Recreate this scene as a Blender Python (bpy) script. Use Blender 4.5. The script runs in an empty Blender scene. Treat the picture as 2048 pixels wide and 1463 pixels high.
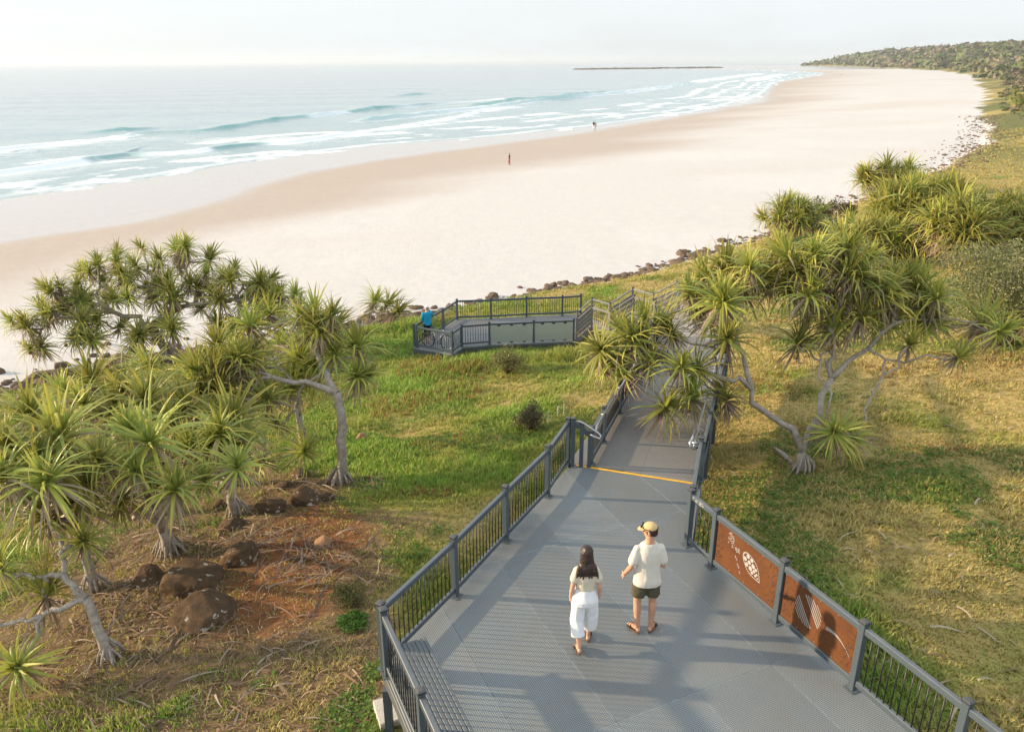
import bpy, bmesh, math, random
import numpy as np
from mathutils import Vector, Matrix
rad = math.radians
S = bpy.context.scene
HAZE = True
COL = S.collection
random.seed(7); RNG = np.random.default_rng(11)

# ---------------------------------------------------------------- camera
CAM_H, PITCH, ROLL, FOC = 7.504, 0.3687196, -0.00422579, 1574.06      # focal length in photo pixels (2048 wide)
def cam_axes():
    cp, sp = math.cos(PITCH), math.sin(PITCH)
    F = Vector((0, cp, -sp)); R = Vector((1, 0, 0)); U = Vector((0, sp, cp))
    cr, sr = math.cos(ROLL), math.sin(ROLL)
    return F, R * cr + U * sr, U * cr - R * sr
AF, AR, AU = cam_axes()
cam = bpy.data.cameras.new('camera')
cam.lens = FOC * 36 / 2048; cam.sensor_width = 36; cam.clip_start = 0.1; cam.clip_end = 200000
camo = bpy.data.objects.new('camera', cam); COL.objects.link(camo)
M = Matrix((AR, AU, -AF)).transposed().to_4x4(); M.translation = (0, 0, CAM_H)
camo.matrix_world = M
S.camera = camo

# ---------------------------------------------------------------- sky and sun
SUN_EL = 14.5
w = bpy.data.worlds.new('World'); S.world = w; w.use_nodes = True
nt = w.node_tree; nt.nodes.clear()
wo = nt.nodes.new('ShaderNodeOutputWorld'); bg = nt.nodes.new('ShaderNodeBackground')
sky = nt.nodes.new('ShaderNodeTexSky'); sky.sky_type = 'NISHITA'; sky.sun_disc = False
sky.sun_elevation = rad(SUN_EL); sky.sun_rotation = rad(-84); sky.altitude = 0
sky.air_density = 1.0; sky.dust_density = 1.5; sky.ozone_density = 1.0
bg.inputs[1].default_value = 0.15
# a thin bright veil of high cloud whitens the clear sky and leaves faint streaks in it
hsv = nt.nodes.new('ShaderNodeHueSaturation'); hsv.inputs['Saturation'].default_value = 0.3; hsv.inputs['Value'].default_value = 1.0
tc = nt.nodes.new('ShaderNodeTexCoord'); mp = nt.nodes.new('ShaderNodeMapping'); mp.inputs['Scale'].default_value = (3, 3, 14)
ns = nt.nodes.new('ShaderNodeTexNoise'); ns.inputs['Scale'].default_value = 2.2; ns.inputs['Detail'].default_value = 8; ns.inputs['Roughness'].default_value = .55
cr = nt.nodes.new('ShaderNodeValToRGB'); cr.color_ramp.elements[0].position = .42; cr.color_ramp.elements[1].position = .75
mx = nt.nodes.new('ShaderNodeMix'); mx.data_type = 'RGBA'
veil = nt.nodes.new('ShaderNodeValToRGB'); e = veil.color_ramp.elements; e[0].position = .02; e[0].color = (3.62, 3.82, 3.92, 1); e[1].position = .55; e[1].color = (4.9, 5.45, 6.0, 1)
ml = nt.nodes.new('ShaderNodeMath'); ml.operation = 'MULTIPLY_ADD'; ml.inputs[1].default_value = .16; ml.inputs[2].default_value = .62
L = nt.links.new
L(tc.outputs['Generated'], mp.inputs[0]); L(mp.outputs[0], ns.inputs[0]); L(ns.outputs[0], cr.inputs[0])
L(sky.outputs[0], hsv.inputs['Color']); L(hsv.outputs[0], mx.inputs[6]); L(cr.outputs[0], ml.inputs[0])
sxyz = nt.nodes.new('ShaderNodeSeparateXYZ'); zr = nt.nodes.new('ShaderNodeMapRange'); zr.inputs['From Min'].default_value = .02; zr.inputs['From Max'].default_value = .6; zr.inputs['To Min'].default_value = 1.3; zr.inputs['To Max'].default_value = 1.15
m2 = nt.nodes.new('ShaderNodeMath'); m2.operation = 'MULTIPLY'; m2.use_clamp = True        # veil drawn brighter overhead, out of view, to lift the fill on the ground
L(tc.outputs['Generated'], sxyz.inputs[0]); L(sxyz.outputs[2], zr.inputs[0]); L(ml.outputs[0], m2.inputs[0]); L(zr.outputs[0], m2.inputs[1]); L(m2.outputs[0], mx.inputs[0]); L(sxyz.outputs[2], veil.inputs[0]); L(veil.outputs[0], mx.inputs[7])
L(mx.outputs[2], bg.inputs[0]); L(bg.outputs[0], wo.inputs[0])
sl = bpy.data.lights.new('sun', 'SUN'); sl.energy = 5.0; sl.angle = rad(1.0); sl.color = (1.0, .77, .50)
so = bpy.data.objects.new('sun', sl); COL.objects.link(so)
SUN_AZ = rad(-84)                                      # from +Y, clockwise positive: the sun stands to the left
sd = Vector((math.sin(SUN_AZ) * math.cos(rad(SUN_EL)), math.cos(SUN_AZ) * math.cos(rad(SUN_EL)), math.sin(rad(SUN_EL))))
so.rotation_euler = sd.to_track_quat('Z', 'Y').to_euler(); so.location = (-30, 0, 30)
vs = S.view_settings; vs.view_transform = 'Standard'; vs.look = 'None'; vs.exposure = 0.72; vs.gamma = 1.0
S.cycles.use_denoising = True; S.cycles.max_bounces = 6; S.cycles.transparent_max_bounces = 12
S.cycles.sample_clamp_indirect = 6

# ---------------------------------------------------------------- helpers
def ray(px, py):
    return AF + AR * ((px - 1024) / FOC) - AU * ((py - 731.5) / FOC)
def at(px, py, z=None, y=None):
    """where the photo's pixel meets a height or a distance: used to lay the place out in metres"""
    d = ray(px, py)
    t = (z - CAM_H) / d.z if z is not None else y / d.y
    return Vector((0, 0, CAM_H)) + d * t

_P = RNG.permutation(4096).astype(np.int64)
def _h(ix, iy, iz):
    return _P[(ix + _P[(iy + _P[iz & 4095]) & 4095]) & 4095] / 4095.0
def vnoise(x, y, z=0.0):
    x = np.asarray(x, float); y = np.asarray(y, float); z = np.zeros_like(x) + z
    xi, yi, zi = np.floor(x).astype(np.int64), np.floor(y).astype(np.int64), np.floor(z).astype(np.int64)
    fx, fy, fz = x - xi, y - yi, z - zi
    fx, fy, fz = [f * f * f * (f * (f * 6 - 15) + 10) for f in (fx, fy, fz)]
    r = 0
    for a in (0, 1):
        for b in (0, 1):
            for c in (0, 1):
                r = r + _h(xi + a, yi + b, zi + c) * (fx if a else 1 - fx) * (fy if b else 1 - fy) * (fz if c else 1 - fz)
    return r
def fbm(x, y, z=0.0, o=4, g=.5):
    s, a, t = 0, 1, 0
    for i in range(o):
        k = 2.03 ** i
        s = s + a * (vnoise(x * k + 17.3 * i, y * k - 9.1 * i, z * k) - .5); t += a; a *= g
    return s / t * 2          # about -1..1
def sstep(a, b, x):
    t = np.clip((x - a) / (b - a), 0, 1); return t * t * (3 - 2 * t)
def poly_sd(X, Y, pts, closed_with):
    """distance to an open line; positive inside the polygon that closed_with completes"""
    X = X.ravel(); Y = Y.ravel()
    d = np.full(X.shape, 1e18)
    for (ax, ay), (bx, by) in zip(pts[:-1], pts[1:]):
        dx, dy = bx - ax, by - ay
        t = np.clip(((X - ax) * dx + (Y - ay) * dy) / (dx * dx + dy * dy), 0, 1)
        d = np.minimum(d, (X - ax - t * dx) ** 2 + (Y - ay - t * dy) ** 2)
    ins = np.zeros(X.shape, bool); P = list(pts) + list(closed_with)
    for (ax, ay), (bx, by) in zip(P, P[1:] + P[:1]):
        if ay == by: continue
        c = ((ay > Y) != (by > Y)) & (X < (bx - ax) * (Y - ay) / (by - ay) + ax)
        ins ^= c
    return np.where(ins, 1, -1) * np.sqrt(d)

def tag(o, label=None, cat=None, group=None, kind=None):
    if label: o['label'] = label
    if cat: o['category'] = cat
    if group: o['group'] = group
    if kind: o['kind'] = kind
    return o
def link(name, me, mat=None, parent=None, loc=None):
    o = bpy.data.objects.new(name, me); COL.objects.link(o)
    if mat is not None and me is not None and not me.materials: me.materials.append(mat)
    if parent is not None: o.parent = parent
    if loc is not None: o.location = loc
    return o
def thing(name, label, cat, loc=(0, 0, 0), rz=0, group=None):
    o = bpy.data.objects.new(name, None); COL.objects.link(o); o.empty_display_size = .3
    o.location = loc; o.rotation_euler = (0, 0, rz)
    return tag(o, label, cat, group)
def np_mesh(name, v, f, smooth=True, col=None, attrs=None):
    """v (n,3), f (m,3|4) arrays; col (n,3) point colour 'col'; attrs: dict of point floats"""
    me = bpy.data.meshes.new(name); v = np.asarray(v, np.float32); f = np.asarray(f, np.int32)
    k = f.shape[1]
    me.vertices.add(len(v)); me.vertices.foreach_set('co', v.ravel())
    me.loops.add(f.size); me.loops.foreach_set('vertex_index', f.ravel())
    me.polygons.add(len(f)); me.polygons.foreach_set('loop_start', np.arange(0, f.size, k, dtype=np.int32))
    me.polygons.foreach_set('loop_total', np.full(len(f), k, np.int32))
    me.polygons.foreach_set('use_smooth', np.full(len(f), smooth, bool))
    if col is not None:
        a = me.color_attributes.new('col', 'FLOAT_COLOR', 'POINT')
        a.data.foreach_set('color', np.concatenate([col, np.ones((len(v), 1))], 1).astype(np.float32).ravel())
    for n, d in (attrs or {}).items():
        a = me.attributes.new(n, 'FLOAT', 'POINT'); a.data.foreach_set('value', np.asarray(d, np.float32).ravel())
    me.update(); me.validate()
    return me
def py_mesh(name, v, f, smooth=False):
    me = bpy.data.meshes.new(name); me.from_pydata([tuple(p) for p in v], [], f); me.update()
    if smooth: me.polygons.foreach_set('use_smooth', [True] * len(me.polygons))
    return me

# ---------------------------------------------------------------- materials
class NT:
    """a tiny node builder"""
    def __init__(s, name):
        s.m = bpy.data.materials.new(name); s.m.use_nodes = True; s.t = s.m.node_tree
        s.b = s.t.nodes['Principled BSDF']; s.o = s.t.nodes['Material Output']
    def n(s, typ, **kw):
        d = s.t.nodes.new('ShaderNode' + typ)
        for k, v in kw.items():
            if k.startswith('i_'): d.inputs[int(k[2:])].default_value = v
            else: setattr(d, k, v)
        return d
    def l(s, a, b): s.t.links.new(a, b)
    def attr(s, n): return s.n('Attribute', attribute_name=n)
    def coord(s, kind='Object', scale=(1, 1, 1), rot=(0, 0, 0)):
        tc = s.n('TexCoord'); mp = s.n('Mapping'); mp.inputs['Scale'].default_value = scale; mp.inputs['Rotation'].default_value = rot
        s.l(tc.outputs[kind], mp.inputs[0]); return mp.outputs[0]
    def noise(s, vec=None, scale=5, detail=4, rough=.55):
        d = s.n('TexNoise'); d.inputs['Scale'].default_value = scale; d.inputs['Detail'].default_value = detail; d.inputs['Roughness'].default_value = rough
        if vec is not None: s.l(vec, d.inputs[0])
        return d.outputs[0]
    def ramp(s, fac, *stops):
        d = s.n('ValToRGB'); e = d.color_ramp.elements
        while len(e) > len(stops): e.remove(e[-1])
        while len(e) < len(stops): e.new(1)
        for k, (p, c) in zip(e, stops): k.position = p; k.color = tuple(c) + (1,) if len(c) == 3 else c
        s.l(fac, d.inputs[0]); return d.outputs[0]
    def mix(s, fac, a, b, mode='MIX'):
        d = s.n('Mix', data_type='RGBA', blend_type=mode)
        for sock, v in ((d.inputs[0], fac), (d.inputs[6], a), (d.inputs[7], b)):
            if hasattr(v, 'links'): s.l(v, sock)
            elif isinstance(v, (int, float)): sock.default_value = v
            else: sock.default_value = tuple(v) + (1,) if len(v) == 3 else v
        return d.outputs[2]
    def math(s, op, a, b=0.0, c=0.0, clamp=False):
        d = s.n('Math', operation=op, use_clamp=clamp)
        for i, v in enumerate((a, b, c)):
            if hasattr(v, 'links'): s.l(v, d.inputs[i])
            else: d.inputs[i].default_value = v
        return d.outputs[0]
    def bump(s, h, dist=.02, strength=.6):
        d = s.n('Bump'); d.inputs['Strength'].default_value = strength; d.inputs['Distance'].default_value = dist
        s.l(h, d.inputs['Height']); s.l(d.outputs[0], s.b.inputs['Normal']); return d
    def set(s, **kw):
        for k, v in kw.items():
            i = s.b.inputs[k.replace('_', ' ')]
            if hasattr(v, 'links'): s.l(v, i)
            else: i.default_value = tuple(v) + (1,) if i.type == 'RGBA' and len(v) == 3 else v
        return s.m

def simple(name, c, rough=.6, metal=0, var=.12, scale=8, bump=0.0, spec=.5):
    t = NT(name); v = t.coord()
    n = t.noise(v, scale, 6, .65)
    a = tuple(x * (1 - var) for x in c); b = tuple(min(1, x * (1 + var)) for x in c)
    t.set(Base_Color=t.ramp(n, (.3, a), (.7, b)), Metallic=metal, Specular_IOR_Level=spec)
    r = t.math('MULTIPLY_ADD', n, .25, rough - .12); t.l(r, t.b.inputs['Roughness'])
    if bump: t.bump(t.noise(v, scale * 6, 4), bump, .5)
    return t.m
# ================================================================ the land
FOOT = [(-48, -40), (-42, 0), (-33, 20), (-23.6, 32.8), (-21, 35.2), (-16.5, 38), (-9, 41.7), (-5.1, 44.3), (-2, 46.5), (1.5, 48.8), (7.8, 52.5), (16.5, 61.2), (23.4, 68.2),
        (35.4, 82.7), (55.8, 107.1), (83.5, 144.8), (113, 196), (199.7, 353.1), (425.3, 771.7), (577.3, 1129.4), (779.7, 1933.8), (800, 2350), (1000, 2600), (2500, 2900)]
SHORE = [(-90, 20), (-80, 60), (-69.6, 82.7), (-62.9, 97.7), (-53.5, 115.7), (-44.2, 136.8), (-27.3, 163.4), (-7.9, 178.1), (20.1, 209.2), (62.7, 273.7), (115.3, 384.6), (199.9, 632.5),
         (350.7, 950.9), (410, 1098), (448, 1350), (430, 1500), (340, 1700), (420, 2000), (700, 2700), (1000, 3050), (3000, 3400)]
WET = [(-75, 20), (-50.4, 58.3), (-45.1, 68.4), (-36, 79.5), (-33, 94.3), (-27.6, 117), (-17.8, 135), (.2, 161.2), (19.5, 189.9), (57.3, 249.7), (104, 332), (192, 600), (386.7, 1003.5), (418, 1180), (440, 1350)]
TAN = [(-50, 20), (-37, 41.5), (-33.2, 49), (-28.1, 62.7), (-19.4, 79.8), (-7.8, 101.6), (25, 145.8), (98.1, 280.6), (281.4, 674.3), (469.8, 1082.5), (520, 1400)]
BACK = [(9000, 3000), (9000, -3000), (-40, -3000)]
BACKS = [(9000, 3500), (9000, -3000), (-90, -3000)]
SEA_Z = -8.0
_PS = [-10, 0, 1.5, 4, 9, 13, 17, 21, 27, 33, 45, 80, 200, 9000]
_PZ = [-6.55, -6.45, -5.9, -5.3, -4.75, -4.5, -3.75, -2.9, -1.75, -.85, -.35, .8, 3, 4]
_FS = [-10, 0, 8, 30, 60, 110, 200, 9000]
_FZ = [-6.55, -6.45, -5.7, -3.2, 2, 13, 17, 17]
def ragged(X, Y):
    """how far the grass edge wanders, more along the far dune"""
    R_ = np.hypot(X, Y); return .7 * fbm(X * .25, Y * .25, 2.0, 3) + np.clip(.035 * (R_ - 90), 0, 7) * fbm(X * .05, Y * .05, 14.0, 4)
def fields(X, Y):
    X = np.asarray(X, float); Y = np.asarray(Y, float)
    sf = poly_sd(X, Y, FOOT, BACK).reshape(X.shape); ss = poly_sd(X, Y, SHORE, BACKS).reshape(X.shape)
    return sf, ss
def height(X, Y, sf=None, ss=None, detail=True):
    X = np.asarray(X, float); Y = np.asarray(Y, float)
    if sf is None: sf, ss = fields(X, Y)
    r = np.hypot(X, Y)
    near = np.interp(sf, _PS, _PZ); far = np.interp(sf, _FS, _FZ)
    tip = 1 - .75 * sstep(2050, 2500, Y)
    far = -6.5 + (far + 6.5) * tip * (1 + .38 * sstep(700, 1500, Y))
    wf = sstep(130, 420, r)
    land = near * (1 - wf) + far * wf
    # left flank: the ground falls away beside the deck, and the knoll in front of the lower platform
    land = land - .35 * np.exp(-((X + 4) ** 2 + (Y - 8) ** 2) / 18) + .32 * np.exp(-((X - 2) ** 2 / 7 + (Y - 30.4) ** 2 / 2.5)) + .22 * np.exp(-((X + 3) ** 2 / 5 + (Y - 30.6) ** 2 / 1.5))
    land = land - .25 * np.exp(-((X - 4.2) ** 2 / 5 + (Y - 33) ** 2 / 5))
    if detail:
        amp = sstep(0, 6, sf)
        dk = np.clip(sstep(2.2, 4.5, np.abs((X - 2.0) * .91 + (Y - 9) * .41)) + sstep(14, 16, Y), 0, 1)
        land = land + amp * (.16 * fbm(X * .16, Y * .16, 3.0) + .09 * fbm(X * .7, Y * .7, 5.0, 3) * dk)
    bz = SEA_Z + 1.5 * np.clip(ss / np.maximum(ss - np.minimum(sf, 0) + 1e-6, 1e-6), 0, 1) ** .9
    bz = np.where(ss < 0, SEA_Z + np.maximum(ss * .03, -5), bz)
    if detail:
        bz = bz + sstep(2, 30, ss) * (.05 * fbm(X * .05, Y * .05, 9.0, 3) + .018 * fbm(X * .6, Y * .6, 1.0, 3))
    e = sf + (ragged(X, Y) if detail else 0)
    k = sstep(-1.2, .8, e)
    return np.where(sf > -6, bz * (1 - k) + land * k, bz)
def ground_z(x, y): return float(height(np.array([x]), np.array([y]))[0])
def on_ground(px, py, lift=0.0):
    """march the pixel's ray to the land"""
    d = ray(px, py); o = Vector((0, 0, CAM_H))
    t = np.concatenate([np.linspace(4, 80, 1500), np.linspace(80, 1500, 1500)])
    X = d.x * t; Y = d.y * t; Z = CAM_H + d.z * t
    k = int(np.argmax(Z < height(X, Y) + lift))
    return Vector((X[k], Y[k], Z[k] - lift))

def polar(th, rr):
    T, R_ = np.meshgrid(th, rr); X = np.sin(T) * R_; Y = np.cos(T) * R_
    n, m = len(th), len(rr)
    i = np.arange((m - 1) * n).reshape(m - 1, n)[:, :-1].ravel()
    return X.ravel(), Y.ravel(), np.stack([i, i + 1, i + n + 1, i + n], 1)

def geo(a, b, ratio): return a * ratio ** np.arange(int(math.log(b / a) / math.log(ratio)) + 2)
X, Y, F = polar(np.radians(np.concatenate([np.arange(-100, -42, .7), np.arange(-42, 44, .135), np.arange(44, 101, .7)])), geo(2.0, 6000, 1.0112))
sf, ss = fields(X, Y); Z = height(X, Y, sf, ss)
sw = poly_sd(X, Y, WET, BACKS); st = poly_sd(X, Y, TAN, BACKS)
R_ = np.hypot(X, Y)
n1 = fbm(X * .35, Y * .35, 4.0, 5); n2 = fbm(X * 1.7, Y * 1.7, 7.0, 4); n3 = fbm(X * .06, Y * .06, 8.0, 4)
nl = fbm(X * .012 + Y * .004, Y * .05 - X * .02, 6.0, 4)
edge = sf + ragged(X, Y)
grass = sstep(.2, 2.2, edge + .5 * n2)
# bare red earth under the left trees
bare = np.exp(-(((X + 6.2) / 3.6) ** 2 + ((Y - 13.2) / 4.2) ** 2)) * 1.5 + np.exp(-(((X + 3.0) / 1.5) ** 2 + ((Y - 8.6) / 2.4) ** 2)) * .55 + np.exp(-(((X + 10) / 4) ** 2 + ((Y - 19) / 4) ** 2)) + .55 * np.exp(-(((X + 4.6) / 2.2) ** 2 + ((Y - 8.0) / 1.6) ** 2))
bare = sstep(.35, .75, bare + .5 * n1 + .25 * n2) * grass
red = sstep(.5, 1.0, np.exp(-(((X + 4.3) / 1.5) ** 2 + ((Y - 13.8) / 3.2) ** 2)) * 1.35 + .55 * n1 + .25 * n2) * bare
def lerp(a, b, t): return a + (np.asarray(b) - a) * t[:, None]
C = np.zeros((len(X), 3)) + (.575, .545, .515)                                      # dry sand
C = lerp(C, (.60, .57, .54), sstep(-.1, .5, n3 + .3 * n1))
C = lerp(C, (.53, .465, .40), .5 * sstep(.1, .6, nl))
wide = 5 + R_ * .10
C = lerp(C, (.43, .355, .29), .85 * sstep(.35, -.75, (st + nl * wide * .6) / wide))    # damp sand
C = lerp(C, (.42, .36, .31), sstep(.5, -.6, (sw + nl * 3) / (2 + R_ * .03)))         # soaked sand
C = lerp(C, (.30, .26, .2), sstep(0, -25, ss))
G = np.zeros((len(X), 3)) + (.16, .18, .035)
G = lerp(G, (.36, .27, .10), sstep(-.15, .45, n1 + .6 * n3 + .6 * sstep(2.5, 6, X)))   # dry straw
G = lerp(G, (.14, .235, .035), sstep(.15, .6, -n1 + .3 * n2 - .2 * sstep(4, 9, X)))      # fresh green
G = lerp(G, (.17, .115, .06), bare); G = lerp(G, (.195, .085, .034), red)
G = lerp(G, (.36, .285, .10), sstep(45, 110, R_) * .85 * sstep(-.5, .2, n3 + .5 * n1)); G = lerp(G, (.12, .13, .045), sstep(85, 150, R_) * .9 * sstep(-.35, .15, fbm(X * .045, Y * .045, 21.0, 5)))
C = lerp(C, G, grass)
wet = sstep(.4, -.5, (sw + nl * 3) / (2 + R_ * .03)) * (1 - grass) 
damp = sstep(.35, -.75, (st + nl * wide * .6) / wide) * (1 - grass)
t = NT('ground_mat'); v = t.coord('Object')
ca = t.attr('col'); wa = t.attr('wet'); ga = t.attr('grassy')
fine = t.noise(v, 9, 6, .7)
c1 = t.mix(.55, ca.outputs['Color'], t.mix(1, ca.outputs['Color'], t.ramp(fine, (.3, (.45, .45, .45)), (.7, (1.5, 1.5, 1.5))), 'MULTIPLY'))
c2 = t.mix(t.math('MULTIPLY', ga.outputs['Fac'], 1.0), ca.outputs['Color'], c1)
sandn = t.ramp(t.noise(v, 1.3, 8, .75), (.3, (.93, .92, .91)), (.7, (1.05, 1.05, 1.05)))
c2 = t.mix(1, c2, sandn, 'MULTIPLY')
sk = t.math('MULTIPLY', t.ramp(t.noise(v, 2.6, 3, .6), (.70, (0, 0, 0)), (.74, (1, 1, 1))), t.math('MULTIPLY', t.ramp(t.noise(v, .11, 5, .7), (.5, (0, 0, 0)), (.62, (.5, .5, .5))), t.math('SUBTRACT', 1.0, ga.outputs['Fac'])))
c2 = t.mix(sk, c2, (.2, .14, .09))
t.set(Base_Color=c2, Roughness=t.math('MULTIPLY_ADD', wa.outputs['Fac'], -.82, .95), Specular_IOR_Level=t.math('MULTIPLY_ADD', wa.outputs['Fac'], .45, .12))
hh = t.math('MULTIPLY', t.math('SUBTRACT', 1.0, wa.outputs['Fac']), t.math('ADD', fine, t.noise(v, 2.2, 6, .7)))
vo = t.n('TexVoronoi'); vo.inputs['Scale'].default_value = 1.5; t.l(v, vo.inputs[0]); dents = t.ramp(vo.outputs[0], (.10, (0, 0, 0)), (.26, (1, 1, 1))); hh = t.math('MULTIPLY_ADD', t.math('MULTIPLY', dents, t.math('SUBTRACT', 1.0, t.math('MAXIMUM', ga.outputs['Fac'], wa.outputs['Fac']))), .22, hh)
t.bump(hh, .05, .6)
ground = link('ground', np_mesh('ground', np.stack([X, Y, Z], 1), F, True, C, {'wet': wet, 'grassy': grass}), t.m)
tag(ground, 'pale beach curving below a grassy hillside', 'ground', kind='structure')
def zone(x, y):
    """how grassy, bare and dry a spot is, for the plants strewn on it"""
    x = np.asarray(x, float); y = np.asarray(y, float)
    s_, _ = fields(x, y); n1 = fbm(x * .35, y * .35, 4.0, 5); n2 = fbm(x * 1.7, y * 1.7, 7.0, 4); n3 = fbm(x * .06, y * .06, 8.0, 4)
    g = sstep(.2, 2.2, s_ + ragged(x, y) + .5 * n2)
    b = np.exp(-(((x + 6.2) / 3.6) ** 2 + ((y - 13.2) / 4.2) ** 2)) * 1.5 + np.exp(-(((x + 3.0) / 1.5) ** 2 + ((y - 8.6) / 2.4) ** 2)) * .55 + np.exp(-(((x + 10) / 4) ** 2 + ((y - 19) / 4) ** 2)) + .55 * np.exp(-(((x + 4.6) / 2.2) ** 2 + ((y - 8.0) / 1.6) ** 2))
    b = sstep(.35, .75, b + .5 * n1 + .25 * n2) * g
    dry = np.clip(sstep(-.15, .45, n1 + .6 * n3 + 0.5 * sstep(2.5, 6, x) - .2 * (x < 2.5)) + .6 * sstep(40, 80, np.hypot(x, y)), 0, 1); lush = sstep(.15, .6, -n1 + .3 * n2 - .5 * sstep(4, 9, x) + .22 * (x < 2.5))
    return g, b, dry, lush, s_

# ================================================================ the sea
X, Y, F = polar(np.radians(np.concatenate([np.arange(-100, -46, 1), np.arange(-46, 40, .1), np.arange(40, 60, 1)])),
                np.concatenate([geo(30, 70, 1.02)[:-1], geo(72, 520, 1.0038), geo(524, 90000, 1.022)]))
sf, ss = fields(X, Y); off = -ss; R_ = np.hypot(X, Y)
Zs = np.full(len(X), SEA_Z); foam = np.zeros(len(X)); thin = np.zeros(len(X))
def line(pix): return [tuple(at(a, b, z=SEA_Z).to_2d()) for a, b in pix]
def wave(pix, prof, width, hgt, tail, foam_parts):
    """a swell running along a line: hgt tall, steep shoreward; foam_parts gives where along it has broken"""
    global Zs, foam, thin
    P = line(pix); best = np.full(len(X), 1e18); side = np.zeros(len(X)); par = np.zeros(len(X))
    for i, ((ax, ay), (bx, by)) in enumerate(zip(P[:-1], P[1:])):
        dx, dy = bx - ax, by - ay; L2 = dx * dx + dy * dy
        t_ = np.clip(((X - ax) * dx + (Y - ay) * dy) / L2, 0, 1); qx = X - ax - t_ * dx; qy = Y - ay - t_ * dy
        d2 = qx * qx + qy * qy; m = d2 < best
        best = np.where(m, d2, best); side = np.where(m, (dx * qy - dy * qx) / math.sqrt(L2), side); par = np.where(m, (i + t_) / (len(P) - 1), par)
    end = (par > .001) & (par < .999)
    s = side + 1.6 * fbm(X * .05, Y * .05, hgt * 9, 3)          # + seaward, - shoreward
    a = np.interp(par, *zip(*prof)) * hgt
    bumpz = np.where(s > 0, np.exp(-(s / (width * 2.2)) ** 2), np.exp(-(s / (width * .55)) ** 2))
    a = a * (.75 + .5 * vnoise(X * .12, Y * .12, hgt)); Zs = Zs + np.where(end, a * bumpz, 0)
    thin = np.maximum(thin, np.where(end, np.exp(-((s + width * .25) / (width * .55)) ** 2) * np.clip(a * 1.15, 0, 1), 0))
    fp = np.interp(par + .012 * fbm(X * .1, Y * .1, 4.4, 3), *zip(*foam_parts))
    br = fbm(X * .25, Y * .25, 6.6, 4)
    crest = np.exp(-((s + width * .35) / (width * .8)) ** 2) * 1.25
    wash = sstep(width * .3, -width * .2, s) * np.clip(1 + (s + 0) / tail, 0, 1) ** 1.3 * sstep(-.45, .35, br + .25) * .8
    foam = np.maximum(foam, np.where(end, fp * np.clip(crest + wash, 0, 1) , 0))
z1 = [(0, 0), (.06, 1), (.94, 1), (1, 0)]
wave([(-150, 322), (0, 303), (100, 291), (200, 280), (262, 267), (330, 264), (400, 262), (460, 255), (520, 246), (580, 239), (640, 231), (700, 224), (745, 218), (800, 215), (850, 211), (900, 206), (1000, 197)],
     [(0, 0), (.05, .7), (.2, .5), (.35, .6), (.45, 1), (.75, 1.15), (.9, .7), (1, 0)], 2.4, .75, 42, [(0, 1), (.2, 1), (.28, .45), (.40, .4), (.52, .25), (.555, .12), (.6, .8), (.67, .9), (.69, .25), (.76, .3), (.82, .8), (.86, .5), (1, .85)])
wave([(-200, 382), (0, 348), (90, 336), (170, 323), (215, 316), (250, 309), (340, 307), (395, 303), (440, 298), (500, 292), (560, 287), (620, 280), (700, 268), (760, 258), (840, 247), (920, 234), (1000, 216), (1080, 210)],
     [(0, 0), (.06, .9), (.2, 1), (.35, .7), (.5, 1), (.6, .8), (.75, .55), (.93, .6), (1, 0)], 1.6, .55, 30, [(0, 1), (.17, 1), (.2, .35), (.28, .35), (.33, .85), (.44, .9), (.46, .35), (.53, .35), (.58, .95), (.8, .95), (.95, .9), (1, .5)])
wave([(700, 246), (800, 236), (900, 224), (1000, 212), (1100, 199), (1200, 190), (1290, 181), (1340, 173), (1400, 166)], z1, 3.5, .9, 30, [(0, .6), (.3, .85), (.5, .6), (.75, .9), (1, .6)])
wave([(940, 216), (1020, 206), (1120, 197), (1220, 184)], z1, 3, .9, 12, [(0, .2), (.4, .4), (.7, .1), (1, .5)])
wave([(1380, 165), (1430, 159), (1480, 152), (1520, 148)], z1, 6, 1.0, 60, [(0, .9), (1, .9)])
wave([(1490, 162), (1540, 153), (1565, 149)], z1, 6, .9, 50, [(0, .9), (1, .9)])
wave([(150, 268), (240, 262), (330, 256)], [(0, 0), (.5, 1), (1, 0)], 3.5, .8, 10, [(0, 0), (1, 0.05)])
wave([(760, 196), (830, 190), (880, 186)], [(0, 0), (.5, 1), (1, 0)], 4, .9, 10, [(0, 0), (1, 0.05)])
# open swell and chop
sw_ = np.clip(off / 60, 0, 1)
Zs += sw_ * (.22 * np.sin((X * -.35 + Y * .94) * .11 + 2.2 * fbm(X * .01, Y * .01, 2.0, 3)) + .22 * fbm(X * .09, Y * .18, 3.0, 5)) * np.clip(1 - R_ / 3000, .1, 1)
br = fbm(X * .22, Y * .22, 1.7, 5); st2 = fbm(X * .03, Y * .1, 5.0, 4)
lace = sstep(-.05, .5, br + .7 * st2)
shallow = sstep(75 + 30 * st2, 5, off)
foam = np.maximum(foam, shallow * (.26 + .62 * lace) * (off > -4))
swash = np.exp(-((off - 1.5 - 1.5 * st2) / 2.6) ** 2)
foam = np.maximum(foam, swash * (.78 + .35 * br)); 
for k, (o_, wd) in enumerate(((9, 2.5), (20, 3.5), (34, 4))):
    sw2 = off - o_ - 5 * fbm(X * .025, Y * .025, 11.0 + k, 3)
    foam = np.maximum(foam, (np.exp(-(sw2 / wd) ** 2) + .35 * (sw2 > 0) * np.exp(-np.maximum(sw2, 0) / 9)) * sstep(-.35, .3, st2 + .3 * br + .15) * .85)
foam = np.clip(foam, 0, 1) * (R_ < 2500)
Zs += .06 * foam * (1 + br) + np.where(off < 6, .0, 0)
keep = off > -7
fk = keep[F].all(1); 
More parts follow.
